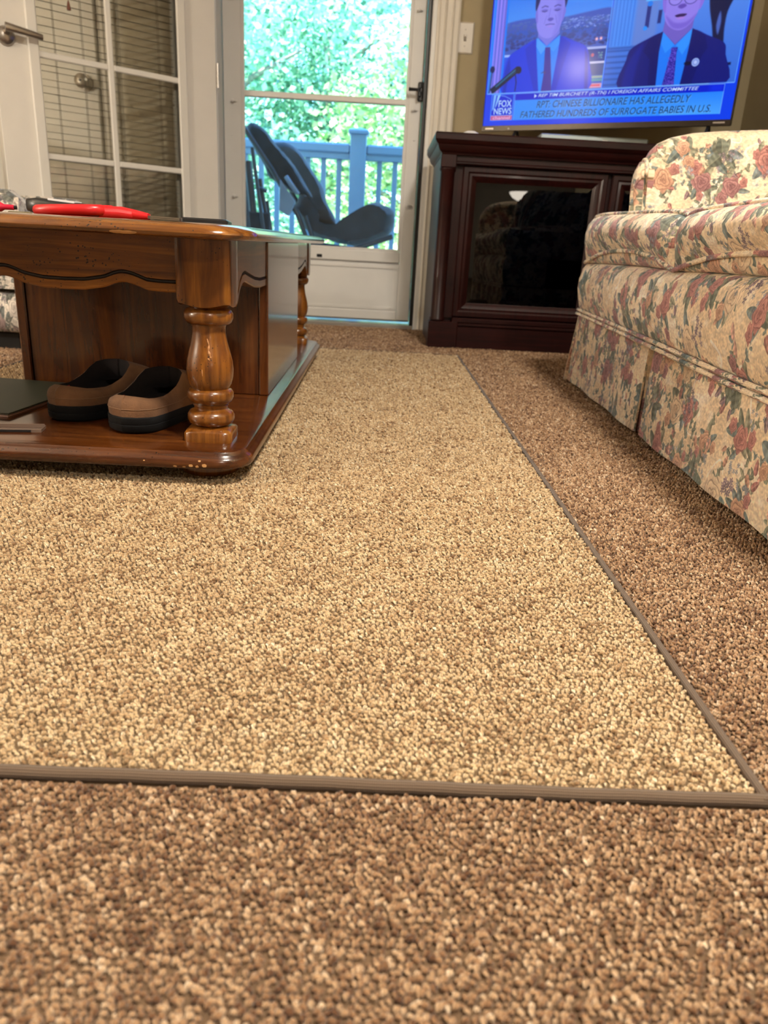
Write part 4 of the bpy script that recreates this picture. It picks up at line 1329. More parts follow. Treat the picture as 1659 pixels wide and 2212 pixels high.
sc = empty('scissors', (-.388, 1.225, TZ), 'red handled scissors lying near the front edge of the coffee table', 'scissors', rz=math.radians(-2))
hl = MB()
for side, lift in ((1, .0045), (-1, .0035)):
    loop = []
    for t in np.linspace(0, 2 * PI, 25):
        loop.append((-.085 + .048 * math.cos(t), side * .020 + .017 * math.sin(t), lift + .0055 + .0025 * math.cos(t)))
    hl.tube(loop, .0078, 10)
    hl.tube([(-.042, side * .015, lift + .005), (-.015, side * .006, lift + .0055), (.012, -side * .002, lift + .003), (.030, -side * .004, lift + .002)], [.0092, .0090, .0072, .0045], 10)
hl.tube([(-.138, .012, .0045), (-.128, .012, .0045)], .0042, 8)
hl.build('handle', M_red, sc, smooth=60)
for side, z in ((1, .0060), (-1, .0035)):
    b = MB()
    b.loft([[(.022, -.007, z), (.022, .007, z), (.022, .007, z + .0018), (.022, -.007, z + .0018)], [(.08, -.005 + side * .002, z - .001), (.08, .005 + side * .002, z - .001), (.08, .005 + side * .002, z + .0006), (.08, -.005 + side * .002, z + .0006)], [(.128, -.0005, z - .002), (.128, .0005, z - .002), (.128, .0005, z - .001), (.128, -.0005, z - .001)]])
    b.build('blade', M_blade, sc)
MB().lathe([(.005, 0), (.0048, .0015), (.003, .0028), (.0005, .003)], (.012, 0, .0115), 14).build('pivot_screw', M_metal, sc, smooth=50)

ph = empty('phone', (-.280, 1.27, TZ), 'flat black phone lying near the right front corner of the coffee table', 'phone', rz=math.radians(8))
slab(b := MB(), (0, 0), .036, .070, .010, [(.0015, 0), (.0, .0015), (.0, .0058), (.0012, .0072), (.003, .0076)])
b.build('case', M_black, ph, smooth=40)
slab(b := MB(), (0, 0), .033, .067, .008, [(.0, .0072), (.0, .0080)])
b.build('screen', M_blackg, ph)

rm = empty('hair_clipper', (-.520, 1.33, TZ), 'black curved handle with a white label lying behind the red scissors', 'tool', rz=math.radians(-4))
secs = []
for x, wd, z0, z1 in ((-.072, .004, .014, .022), (-.068, .014, .006, .0265), (-.05, .019, .001, .0285), (-.02, .020, 0, .026), (.03, .019, 0, .0225), (.08, .018, 0, .021), (.086, .012, .003, .018)):
    zc, hh = (z0 + z1) / 2, (z1 - z0) / 2
    secs.append([(x, wd * math.copysign(abs(math.cos(a)) ** .6, math.cos(a)), zc + hh * math.copysign(abs(math.sin(a)) ** .6, math.sin(a))) for a in np.linspace(0, 2 * PI, 17)[:-1]])
MB().loft(secs).build('body', M_black, rm, smooth=60)
b = MB(); b.loft([[(-.030, -.0145, .0243), (-.030, .0145, .0243), (-.030, .0145, .0280), (-.030, -.0145, .0280)], [(.014, -.0145, .0215), (.014, .0145, .0215), (.014, .0145, .0252), (.014, -.0145, .0252)]])
b.build('label_sticker', M_label, rm)

rp = empty('marker_pen', (-.625, 1.275, TZ), 'stubby red plastic pen with a narrow nozzle at the left of the tabletop', 'pen', rz=math.radians(3))
MB().lathe([(.0, -.07), (.0085, -.068), (.0095, -.03), (.0095, .005), (.0075, .016), (.0042, .022), (.0040, .036), (.003, .037), (0, .037)], (0, 0, .0096), 16, 'x').build('barrel', plain('crimson_plastic', (.55, .012, .045), .3), rp, smooth=40)
MB().lathe([(.0030, .0371), (.0028, .0405), (.0, .041)], (0, 0, .0096), 12, 'x').build('nozzle', M_black, rp)
MB().cbox((-.05, -.0025, .0185), (.006, .0025, .0215), .001).build('clip', plain('crimson_clip', (.55, .012, .045), .3), rp)

wp = MB(); wp.cbox((-.018, -.006, 0), (.018, .006, .0045), .0015)
wp = wp.build('eraser', plain('olive_rubber', (.16, .13, .06), .7)); wp.location = (-.590, 1.30, TZ)
tag(wp, 'small flat olive brown eraser beside the red pen', 'eraser')

# ------------------------------------------------------------------ on the lower shelf
SZ = .0600
nb = empty('notebook', (-.725, 1.405, SZ), 'dark green covered notebook with pink and white sheets lying on the table shelf', 'notebook', rz=math.radians(-7))
for k, (nm, z0, z1, mt, ex) in enumerate((('page_block', .0, .0035, plain('pink_paper', (.50, .30, .22), .8), .0), ('page_block', .0038, .0062, plain('white_paper', (.55, .53, .48), .8), .002), ('cover', .0064, .0085, plain('green_cover', (.022, .028, .016), .55, bump=.2, bscale=600), .005))):
    MB().cbox((-.12 - ex, -.145 - ex, z0), (.12 + ex, .135 + ex, z1), .0008).build(nm, mt, nb)

cl = empty('plastic_case', (-.575, 1.163, SZ), 'thin clear plastic case with a dark strip at the front of the table shelf', 'case', rz=math.radians(9))
pc = MB(); pc.cbox((-.06, -.014, 0), (.045, .016, .0012), .0004); pc.cbox((-.06, -.014, .0012), (.045, -.0125, .0055), .0004); pc.cbox((.0435, -.0125, .0012), (.045, .016, .0055), .0004); pc.cbox((-.06, .0145, .0012), (.0435, .016, .0075), .0004)
pc.build('shell', plain('clear_plastic', (.16, .11, .085), .15, coat=.4), cl)
MB().cbox((-.050, -.0150, .0012), (.030, -.0142, .0048), .0002).build('dark_strip', M_black, cl)


M_suede = plain('brown_suede', (.165, .078, .034), .92, vary=.22, vscale=30, bump=.35, bscale=420, sheen=.08)
M_lining = plain('black_red_lining', (.006, .002, .002), .95, vary=.3, vscale=40)
M_plaid = plain('red_plaid_lining', (.33, .012, .016), .9)


def slipper(name, heel, ang, label, flip):
    r = empty(name, (heel[0], heel[1], SZ), label, 'slipper', rz=ang)
    Ls = .275
    N = 48
    def outline(t, k=1.0):
        """t 0..1 around from heel centre; local +y is the toe"""
        a = 2 * PI * t
        y = Ls / 2 - Ls / 2 * math.cos(a)
        hw = interp(y / Ls, [0, .03, .10, .25, .45, .65, .80, .92, .98, 1], [0, .024, .043, .049, .050, .055, .056, .043, .023, 0])
        s = math.sin(a)
        bend = .010 * flip * math.sin(PI * y / Ls * .9)
        return (math.copysign(hw, s) if abs(s) > 1e-6 else 0) * k + bend, Ls / 2 + (y - Ls / 2) * (1 - (1 - k) * .5)
    ts = [i / N for i in range(N)]
    # re-space so both ends are round
    ts = [t + .035 * math.sin(4 * PI * t) * -1 for t in ts]
    ol = [outline(t) for t in ts]
    sole = MB()
    sp = lambda y: .010 * max(0, (y / Ls - .8) / .2) ** 2 + .002 * max(0, (.15 - y / Ls) / .15)
    secs = []
    for k, z in ((.93, .000), (1.0, .004), (1.02, .0135), (1.0, .0142), (1.015, .0155), (1.02, .0255), (.97, .0275)):
        secs.append([((x - 0) * k, Ls / 2 + (y - Ls / 2) * (1 + (k - 1) * .5), z + sp(y) * (1 if z < .004 else .6)) for x, y in ol])
    sole.loft(secs)
    sole.build('sole', M_rubber, r, smooth=50)
    up = MB()
    secs = []
    M = 9
    rim, mids = [], []
    for (x, y), t in zip(ol, ts):
        f = y / Ls
        # rim of the foot opening: from the heel collar up to the vamp edge
        ry = .012 + (.165 - .012) * (.5 - .5 * math.cos(2 * PI * t))
        rw = interp(ry, [.012, .020, .05, .09, .125, .148, .160, .165], [0, .022, .038, .043, .044, .039, .024, 0])
        rx = math.copysign(rw, x) + .010 * flip * math.sin(PI * ry / Ls * .9)
        if abs(x) < 1e-4: rx = 0
        rz_ = interp(ry, [.012, .04, .08, .115, .145, .165], [.060, .053, .052, .062, .080, .087])
        rim.append(Vector((rx, ry, rz_)))
        if f < .45:
            c = Vector((x * 1.06, y - .004 * (1 - f * 2), .052))
        else:
            c = Vector((x * 1.02, y + .008 * (f - .45), interp(f, [.45, .6, .8, 1], [.056, .076, .074, .054])))
        mids.append(c)
    for j in range(M):
        v = j / (M - 1)
        sec = []
        for (x, y), c, rm_ in zip(ol, mids, rim):
            p = Vector((x * .985, Ls / 2 + (y - Ls / 2) * .99, .026 + sp(y) * .6))
            q = p * (1 - v) ** 2 + c * 2 * v * (1 - v) + rm_ * v * v
            sec.append(tuple(q))
        secs.append(sec)
    # turned-in edge
    secs.append([(rm_.x * .93, rm_.y + (.08 - rm_.y) * .035, rm_.z + .0012) for rm_ in rim])
    up.loft(secs, cap=False)
    secs2 = []
    for (kx, dz) in ((.93, .001), (.92, -.012), (.95, -.03)):
        secs2.append([(rm_.x * kx, rm_.y + (.08 - rm_.y) * .035, max(.030, rm_.z + dz)) for rm_ in rim])
    secs2.append([(x * .80, Ls / 2 + (y - Ls / 2) * .9, .030) for x, y in ol])
    up.build('upper', M_suede, r, smooth=180)
    ln = MB(); ln.loft(secs2, cap=False); ids = list(range(len(ln.v) - N, len(ln.v))); ln.face(ids)
    ln.build('lining', M_lining, r, smooth=180)
    pd = MB()
    qs = []
    for i in range(4, 12):
        rm_ = rim[(N - i) % N]; qs.append(rm_)
    pd.loft([[(q.x * .905, q.y + (.08 - q.y) * .05, q.z - .004) for q in qs], [(q.x * .885, q.y + (.08 - q.y) * .06, q.z - .022) for q in qs]], cap=False, closed=False)
    pd.build('plaid_patch', M_plaid, r, smooth=180)
    st = MB()
    for i in range(2, N // 2 - 8):
        pass
    sm = []
    for (x, y), c, rm_ in list(zip(ol, mids, rim)):
        p = Vector((x * .985, Ls / 2 + (y - Ls / 2) * .99, .026 + sp(y) * .6)); v = .30
        q = p * (1 - v) ** 2 + c * 2 * v * (1 - v) + rm_ * v * v
        if y < .17: sm.append((q, x))
    right = [q for q, x in sm if x >= 0]; left = [q for q, x in sm if x < 0]
    for grp in (right, left):
        grp.sort(key=lambda q: q.y)
        if len(grp) > 2: st.tube([tuple(q + Vector((math.copysign(.0004, q.x), -.0002, 0))) for q in grp], .0006, 5)
    for i in range(5):
        yy = .150 + .006 * i
        st.tube([(.047 - .0003 * i, yy, .052 + .0045 * i * .3), (.0455 - .0003 * i, yy + .003, .0545 + .0045 * i * .3)], .0008, 5)
    st.build('seam', plain('tan_thread', (.20, .11, .055), .8), r)
    return r


slipper('slipper', (-.404, 1.172, 0), math.radians(-16), 'brown suede slipper nearest the turned leg on the table shelf', -1)
slipper('slipper', (-.534, 1.232, 0), math.radians(-18), 'brown suede slipper standing beside the green notebook', 1)
# ================================================================== sofa
YF, YM, YN = 2.275, 1.520, .760           # far end, joint between the cushions, near end of the seat


def fx(y):
    return .600 - .028 * (2.27 - y)


so = empty('sofa', (1.05, 1.4, 0), 'floral upholstered sofa with a pleated skirt along the right wall', 'sofa')
def S(o):
    o.matrix_parent_inverse = Matrix.Translation((-1.05, -1.4, 0)); return o


def cloth_loft(secs, uvs, name, parent, close=True, cap=True, mat=None, smooth=60):
    mb = MB(); mb.loft(secs, False, 0, close, uvs)
    if cap and close:                      # end faces carry the print flat, not stretched
        for sec in (secs[0][::-1], secs[-1]):
            flat = abs(max(p[1] for p in sec) - min(p[1] for p in sec))
            ids = [mb.vert(p, (p[0] + .3, p[2]) if flat < .05 else (p[0] + p[1], p[2])) for p in sec]
            mb.face(ids)
    o = mb.build(name, mat or M_cloth, parent, smooth=smooth)
    return o


def arcs(pts):
    a = [0]
    for p, q in zip(pts[:-1], pts[1:]):
        a.append(a[-1] + math.dist(p, q))
    return a


SHK = lambda y: interp(y, [.7, 1.2, 1.6, 2.27], [.198, .203, .212, .222])      # height of the skirt seam
# front border below the cushions, rolling over at the top
PB = [(.05, .0), (.006, .0), (-.004, .010), (-.015, .035), (-.021, .065), (-.020, .092), (-.012, .118), (.004, .133), (.03, .139), (.20, .139), (.20, 0)]
secs, uvs = [], []
a = arcs(PB)
for i in range(46):
    t = i / 45
    y = YF - .0 - (YF - .52) * t
    e = 1 - max(0, (YF - y < .02) * (.02 - (YF - y)) / .02) * .5
    s = (.360 - SHK(y)) / .139
    secs.append([(fx(y) + (dx if dx > 0 else dx * e * (1 + .10 * math.sin(y * 9))), y, SHK(y) - .002 + dz * s) for dx, dz in PB])
    uvs.append([(y, .30 + q) for q in a])
S(cloth_loft(secs, uvs, 'front_border', so))
# carcass behind
bx = MB(); bx.box((.66, .56, .10), (1.46, YF - .02, .34))
S(bx.build('frame', plain('dark_lining', (.03, .027, .022), .9), so))
for (x, y) in ((.70, .62), (.70, YF - .08), (1.40, .62), (1.40, YF - .08)):
    S(MB().lathe([(0, .0), (.022, 0), (.030, .10), (0, .10)], (x, y, 0), 14).build('leg', M_black, so))
# welts along the skirt seam
for k, dz in enumerate((.0, -.011)):
    pts = [(fx(y) - .004 - .002 * k, y, SHK(y) + dz) for y in np.linspace(YF + .002, .518, 60)]
    mb = MB(); n0 = 8
    mb.tube(pts, .0048, n0)
    for i in range(len(mb.uv)): mb.uv[i] = (mb.v[i][1] * 1.0, .52 + .0 * i + .006 * (i % n0))
    S(mb.build('welt', M_cloth, so, smooth=180))


def skirt(y0, y1, name='skirt_panel', x_in0=0.0, x_in1=0.0, side=None):
    n = 30
    secs, uvs = [], []
    for i in range(n + 1):
        y = y0 + (y1 - y0) * i / n
        top = SHK(y) - .006
        sec, uv = [], []
        m = 7
        for j in range(m + 1):
            v = j / m
            z = top * (1 - v) + .013 * v
            edge = x_in1 * max(0, 1 - (i / n) * 14) + x_in0 * max(0, 1 - (1 - i / n) * 14)
            x = fx(y) + .001 - .006 * v + edge * v - .003 * math.sin(y * 23) * v
            sec.append((x, y, z)); uv.append((y, z - .05))
        for j in range(m, -1, -1):
            p = sec[j]; sec.append((p[0] + .004, p[1], p[2])); uv.append(uv[j])
        secs.append(sec); uvs.append(uv)
    return S(cloth_loft(secs, uvs, name, so, smooth=45))


skirt(1.600, YF + .004)
skirt(.516, 1.566, x_in0=.0)
# inverted pleat between the panels: two folded returns and the ground behind
secs, uvs = [], []
PY = [(1.605, .003), (1.598, .006), (1.600, .030), (1.585, .040), (1.575, .042), (1.560, .036), (1.567, .010), (1.560, .004)]
for z, k in ((SHK(1.58) - .007, .35), (.12, .8), (.012, 1.15)):
    row = [(fx(y) + dx * k + .002, 1.583 + (y - 1.583) * (1 + .35 * (k - .35)), z) for y, dx in PY]
    row2 = [(x + .003, y, z) for x, y, z in row[::-1]]
    secs.append(row + row2); uvs.append([(q[1] * 1.9, z + .33) for q in row + row2])
S(cloth_loft(secs, uvs, 'kick_pleat', so, smooth=45))
# skirt along the far side
secs, uvs = [], []
for i in range(16):
    x = .602 + (1.46 - .602) * i / 15
    row = []
    for j in range(5):
        z = (SHK(YF) - .006) * (1 - j / 4) + .013 * j / 4
        row.append((x + (-.020 * j / 4 if i < 2 else 0), YF + .004 + .010 * j / 4 + .004 * math.sin(x * 20) * j / 4, z))
    row += [(p[0], p[1] - .004, p[2]) for p in row[::-1]]
    secs.append(row); uvs.append([(q[0] * 1.0 + .2, q[2]) for q in row])
S(cloth_loft(secs, uvs, 'skirt_panel', so, smooth=45))


# near side of the base: cloth side and its skirt
secs, uvs = [], []
for x in np.linspace(.552, 1.46, 12):
    row = [(x, .520, .19), (x, .512, .22), (x, .510, .30), (x, .516, .36), (x, .540, .36), (x, .540, .19)]
    secs.append(row); uvs.append([(x, q[2]) for q in row])
S(cloth_loft(secs, uvs, 'side_border', so, smooth=50))
secs, uvs = [], []
for i in range(16):
    x = .551 + (1.46 - .551) * i / 15
    row = [(x + (-.004 * j / 4 if i < 2 else 0), .515 - .010 * j / 4 + .004 * math.sin(x * 20) * j / 4, .194 * (1 - j / 4) + .013 * j / 4) for j in range(5)]
    row += [(p[0], p[1] + .004, p[2]) for p in row[::-1]]
    secs.append(row); uvs.append([(q[0] + .2, q[2]) for q in row])
S(cloth_loft(secs, uvs, 'skirt_panel', so, smooth=45))


def cushion(y0, y1, name, voff):
    """boxed seat cushion, front border bulging between two welts"""
    yc, h = (y0 + y1) / 2, (y1 - y0) / 2
    zt = lambda y: interp(y, [.7, 1.52, 2.27], [.463, .463, .484])
    n = 40
    secs, uvs, wt, wb = [], [], [], []
    for i in range(n + 1):
        t = -1 + 2 * i / n
        y = yc + h * math.copysign(1 - (1 - abs(t)) ** 1.35, t)
        e = (1 - abs((y - yc) / h) ** 6)                # 0 at the ends, 1 in the middle
        e2 = max(0, e) ** .5
        lo = .352 + .003 + .034 * (1 - abs((y - yc) / h) ** 2.2)       # bottom welt rises in the middle
        hi = zt(y) - .010 * (1 - e2)
        f = fx(y) - .004
        b = .030 * e2
        mid_ = (lo + hi) / 2
        prof = [(1.10, .352), (f + .06, .350), (f + .012 + .004 * (1 - e2), .352 + .2 * (lo - .352)), (f + .004, (lo + .352) / 2), (f + .001, lo), (f - b * .55, lo + (hi - lo) * .2), (f - b * .95, lo + (hi - lo) * .42), (f - b, lo + (hi - lo) * .58), (f - b * .70, lo + (hi - lo) * .80), (f - b * .25 + .004, lo + (hi - lo) * .94), (f + .018, hi + .002), (f + .08, hi + .012 * e2), (f + .25, hi + .030 * e2), (1.10, hi + .02 * e2)]
        secs.append([(px, y, pz) for px, pz in prof])
        ar = arcs([(p[0], p[1]) for p in prof])
        uvs.append([(y * 1.0 + .13, voff + q) for q in ar])
        wt.append((f + .012, y, hi + .001)); wb.append((f - .001, y, lo))
    o = S(cloth_loft(secs, uvs, name, so))
    for pts in (wt, wb):
        mb = MB(); mb.tube(pts, .0050, 8)
        for i in range(len(mb.uv)): mb.uv[i] = (mb.v[i][1] + .4, .10 + .006 * (i % 8))
        q = mb.build('welt', M_cloth, o, smooth=180)
        q.matrix_parent_inverse = o.matrix_world.inverted()
        q.matrix_parent_inverse = Matrix.Translation((-1.05, -1.4, 0)) @ Matrix.Translation((1.05, 1.4, 0))
    return o


cushion(YM + .003, YF - .012, 'seat_cushion', .35)
cushion(YN + .003, YM - .003, 'seat_cushion', .62)


def arm(yi, yo, name):
    """rolled arm; yi inner face, yo outer side (yo > yi: far arm)"""
    s = 1 if yo > yi else -1
    xs = [.668, .672, .682, .700, .730, .785, .86, .95, 1.1, 1.3, 1.46]
    zt = [.600, .618, .637, .655, .670, .684, .694, .703, .715, .73, .735]
    secs, uvs = [], []
    for x, z in zip(xs, zt):
        roll = .095
        W = abs(yo - yi) * interp(x, [.66, .70, .80, .95, 1.2], [.22, .34, .55, .80, 1.0])
        roll = .045
        prof = [(0, .30), (0, .42), (-.002, .50), (-.003, z - roll * 1.0)]
        cy, cz = W * .46, z - roll
        for a in np.linspace(PI * .96, -PI * .15, 12):
            prof.append((cy + (W * .46 + .004) * math.copysign(abs(math.cos(a)) ** .8, math.cos(a)), cz + roll * math.sin(a)))
        prof += [(W * .90, z - roll * 1.5), (W * .88, .30)]
        ar = arcs(prof)
        secs.append([(x + (.012 if pz < .52 else 0) * 1.0, yi + s * py, pz) for py, pz in prof])
        uvs.append([(x * 1.0 + .35, .30 + q) for q in ar])
    o = S(cloth_loft(secs, uvs, name, so, smooth=50))
    # front facing of the arm with its welt
    z = .612; roll = .045; W = abs(yo - yi) * .22
    prof = [(.006, .30), (.004, .42), (.0, .50), (-.004, z - roll * .7)] + [(W * .46 + (W * .46 + .008) * math.cos(a), z - roll + roll * math.sin(a)) for a in np.linspace(PI * .98, -PI * .15, 12)] + [(W * .90, z - roll * 1.5), (W * .86, .30)]
    cy, cz = W * .46, .50
    secs, uvs = [], []
    for k, dx in ((1.0, .690), (1.0, .672), (.97, .658), (.80, .650), (.4, .648)):
        secs.append([(dx + (.016 if pz < .50 else (.008 if pz < .53 else 0)), yi + s * (cy + (py - cy) * k), cz + (pz - cz) * k if pz > .5 else pz) for py, pz in prof])
        uvs.append([(.9 + cy + (py - cy) * k, .2 + cz + (pz - cz) * k) for py, pz in prof])
    f = S(cloth_loft(secs, uvs, 'arm_front', so, smooth=50))
    w = MB(); w.tube([(.669 + (.016 if pz < .50 else (.008 if pz < .53 else 0)), yi + s * (cy + (py - cy) * 1.02), pz * 1.0 + .002) for py, pz in prof], .0048, 8)
    for i in range(len(w.uv)): w.uv[i] = (w.v[i][2] + .2, .3 + .006 * (i % 8))
    S(w.build('welt', M_cloth, so, smooth=180))
    return o


arm(2.075, 2.290, 'arm')
arm(.745, .530, 'arm')
# back and back cushions (out of the frame to the right)
secs, uvs = [], []
PK = [(1.30, .30), (1.28, .60), (1.27, .72), (1.30, .78), (1.38, .80), (1.45, .77), (1.47, .70), (1.48, .14), (1.30, .14)]
for y in np.linspace(.56, 2.27, 20):
    secs.append([(x, y, z) for x, z in PK]); uvs.append([(y, q) for q in arcs(PK)])
S(cloth_loft(secs, uvs, 'back', so, smooth=50))
for y0, y1 in ((.765, 1.41), (1.42, 2.06)):
    secs, uvs = [], []
    for i in range(14):
        t = -1 + 2 * i / 13; e = (1 - abs(t) ** 5)
        PC = [(1.27, .47), (1.14 - .03 * e, .475), (1.11 - .06 * e, .56), (1.12 - .06 * e, .66), (1.16 - .03 * e, .74), (1.22, .765 + .02 * e), (1.27, .75)]
        y = (y0 + y1) / 2 + t * (y1 - y0) / 2
        secs.append([(x, y, z) for x, z in PC]); uvs.append([(y + .3, q + .1) for q in arcs(PC)])
    S(cloth_loft(secs, uvs, 'back_cushion', so, smooth=60))

# ================================================================== armchair at the left edge
ac = empty('armchair', (-1.45, 2.6, 0), 'matching floral armchair behind the left side of the coffee table', 'armchair')
def A(o):
    o.matrix_parent_inverse = Matrix.Translation((1.45, -2.6, 0)); return o
AX0, AX1, AY0, AY1 = -1.84, -1.045, 2.30, 2.93
# rolled front of the base, gathered cloth
secs, uvs = [], []
PR_ = [(.0, .062), (-.012, .075), (-.026, .100), (-.030, .130), (-.020, .160), (-.002, .176), (.04, .178), (.04, .062)]
for i in range(60):
    x = AX0 + (AX1 - AX0 - .012) * i / 59
    k = 1 + .22 * math.sin(x * 95) * .5 + .1 * math.sin(x * 210)
    secs.append([(x, AY0 + .02 + dy * (k if dy < 0 else 1), z) for dy, z in PR_]); uvs.append([(x * 1.3, q * .8) for q in arcs(PR_)])
A(cloth_loft(secs, uvs, 'front_roll', ac, mat=M_cloth2))
A(MB().box((AX0 + .03, AY0 + .06, .055), (AX1 - .02, AY1 - .02, .30)).build('frame', plain('olive_lining', (.10, .085, .05), .9), ac))
for x in (AX0 + .10, AX1 - .10):
    for y in (AY0 + .10, AY1 - .08):
        A(MB().cbox((x - .05, y - .03, 0), (x + .03, y + .03, .056), .006).build('leg', M_black, ac))
secs, uvs = [], []
PS = [(AX0 + .14, .20), (AX1 - .05, .20), (AX1 - .012, .215), (AX1 + .004, .26), (AX1 - .004, .315), (AX1 - .03, .345), (AX1 - .15, .362), (AX0 + .14, .35)]
for i in range(20):
    t = -1 + 2 * i / 19; e = 1 - abs(t) ** 6
    y = (AY0 + AY1) / 2 + t * (AY1 - AY0) / 2 * .75
    secs.append([(AX1 - .10 + (x - AX1 + .10) * (.85 + .15 * e), y, .28 + (z - .28) * (.7 + .3 * e)) for x, z in PS]); uvs.append([(y, q + .4) for q in arcs(PS)])
A(cloth_loft(secs, uvs, 'seat_cushion', ac, mat=M_cloth2))
for y0, y1 in ((AY0, AY0 + .14), (AY1 - .14, AY1)):
    secs, uvs = [], []
    for x in np.linspace(AX1 - .004, AX0 + .05, 16):
        e = min(1, (AX1 - x) / .06) ** .5
        hw = (y1 - y0) / 2; cy = (y0 + y1) / 2
        pr = [(-hw * .97, .19), (-hw, .30), (-hw * .99, .40), (-hw * .86, .445), (-hw * .3, .470 * e + .415 * (1 - e)), (hw * .3, .470 * e + .415 * (1 - e)), (hw * .84, .455 * e + .41 * (1 - e)), (hw * .97, .41), (hw, .30), (hw * .97, .19)]
        secs.append([(x, cy + u, z) for u, z in pr]); uvs.append([(x, q) for q in arcs(pr)])
    A(cloth_loft(secs, uvs, 'arm', ac, mat=M_cloth2))
secs, uvs = [], []
for y in np.linspace(AY0 + .02, AY1 - .02, 12):
    pr = [(AX0 + .16, .30), (AX0 + .12, .60), (AX0 + .08, .78), (AX0 + .02, .80), (AX0 - .03, .76), (AX0 - .02, .20), (AX0 + .16, .20)]
    secs.append([(x, y, z) for x, z in pr]); uvs.append([(y, q) for q in arcs(pr)])
A(cloth_loft(secs, uvs, 'back', ac, mat=M_cloth2))

# ================================================================== television stand
ts = empty('tv_stand', (.84, 3.22, 0), 'dark mahogany television stand with black glass doors against the back wall', 'tv stand')
def V(o):
    o.matrix_parent_inverse = Matrix.Translation((-.84, -3.22, 0)); return o
FX0, FX1, FY, BY = .200, 1.500, 2.985, 3.46
crown = MB()
def ring(ins, z):
    return [(FX0 - .024 + ins, FY - .045 + ins, z), (FX1 + .024 - ins, FY - .045 + ins, z), (FX1 + .024 - ins, BY, z), (FX0 - .024 + ins, BY, z)]
crown.loft([ring(i, z) for i, z in ((.030, .695), (.028, .701), (.020, .707), (.015, .716), (.012, .727), (.006, .731), (.003, .737), (.0, .742), (.0, .760), (.003, .765))])
V(crown.build('top', M_mah_x, ts, smooth=30))
fz = MB(); fz.cbox((FX0 + .050, FY - .004, .672), (FX1 - .050, FY + .02, .700), .002); fz.cbox((FX0 + .052, FY - .012, .664), (FX1 - .052, FY + .02, .676), .004)
V(fz.build('frieze', M_mah_x, ts))
for x0 in (FX0 + .004, FX1 - .062):
    V(MB().cbox((x0, FY - .014, .652), (x0 + .058, FY + .03, .698), .003).build('corner_block', M_mah_z, ts))
    cm = MB()
    for (r, z0, z1) in ((.0265, .108, .646),):
        cm.lathe([(0, z0), (r + .004, z0), (r + .004, z0 + .006), (r, z0 + .012), (r, z1 - .008), (r + .004, z1 - .002), (r + .004, z1 + .005), (0, z1 + .005)], (x0 + .029, FY + .012, 0), 28)
    V(cm.build('column', M_mah_z, ts, smooth=40))
    V(MB().cbox((x0 - .005 if x0 < .8 else x0 - .052, FY - .026, 0), (x0 + .110 if x0 < .8 else x0 + .063, FY + .04, .104), .003).build('plinth_block', M_mah_x, ts))
pb = MB(); pb.cbox((.312, FY - .012, 0), (FX1 - .112, FY + .02, .088), .002); pb.cbox((.312, FY - .018, .088), (FX1 - .112, FY + .02, .100), .004); pb.cbox((.29, FY - .010, .100), (FX1 - .09, FY + .02, .120), .004)
V(pb.build('plinth', M_mah_x, ts))
bd = MB()
bd.box((FX0 + .008, FY + .012, .0), (FX0 + .028, BY, .70)); bd.box((FX1 - .028, FY + .012, .0), (FX1 - .008, BY, .70)); bd.box((FX0 + .02, BY - .012, .02), (FX1 - .02, BY, .70)); bd.box((FX0 + .02, FY + .03, .10), (FX1 - .02, BY - .012, .118)); bd.box((.828, FY + .022, .118), (.846, BY - .012, .69)); bd.box((FX0 + .02, FY + .06, .37), (FX1 - .02, BY - .012, .385))
bd.box((FX0 + .06, FY + .014, .118), (FX0 + .092, FY + .03, .666)); bd.box((FX1 - .092, FY + .014, .118), (FX1 - .06, FY + .03, .666))
V(bd.build('carcass', M_mah_z, ts))
M_smoke = glass('smoked_glass', (.10, .10, .12), .35, ior=1.5)
for x0, x1 in ((.290, .832), (.846, 1.388)):
    z0, z1 = .122, .664
    y = FY + .010
    dr = empty('door', (0, 0, 0), parent=ts)
    dr.matrix_parent_inverse = Matrix.Translation((-.84, -3.22, 0))
    f = MB(); w = .054
    def stile(a, b, mi=0):
        pass
    # mitred frame with an ogee inner edge
    rings = []
    for ins, dy in ((0, .014), (0, .0), (.004, -.005), (.020, -.006), (.026, -.002), (.034, -.004), (.044, .001), (.050, .007), (.054, .009), (.054, .014)):
        rings.append([(x0 + ins, y + dy, z0 + ins), (x1 - ins, y + dy, z0 + ins), (x1 - ins, y + dy, z1 - ins), (x0 + ins, y + dy, z1 - ins)])
    f.loft(rings, cap=False)
    f.face([3, 2, 1, 0]) if False else None
    R0, RN = list(range(4)), list(range(len(f.v) - 4, len(f.v)))
    for i in range(4):
        j = (i + 1) % 4
        f.face((R0[i], R0[j], RN[j], RN[i]))
    f.build('door_frame', M_mah_z, dr, smooth=30)
    gz = MB()
    gi, go = .069, .054
    rr = [[(x0 + go, y + .0105, z0 + go), (x1 - go, y + .0105, z0 + go), (x1 - go, y + .0105, z1 - go), (x0 + go, y + .0105, z1 - go)],
          [(x0 + go, y + .0090, z0 + go), (x1 - go, y + .0090, z0 + go), (x1 - go, y + .0090, z1 - go), (x0 + go, y + .0090, z1 - go)],
          [(x0 + gi, y + .0083, z0 + gi), (x1 - gi, y + .0083, z0 + gi), (x1 - gi, y + .0083, z1 - gi), (x0 + gi, y + .0083, z1 - gi)]]
    gz.loft(rr)
    gz.build('glass_panel', M_smoke, dr)

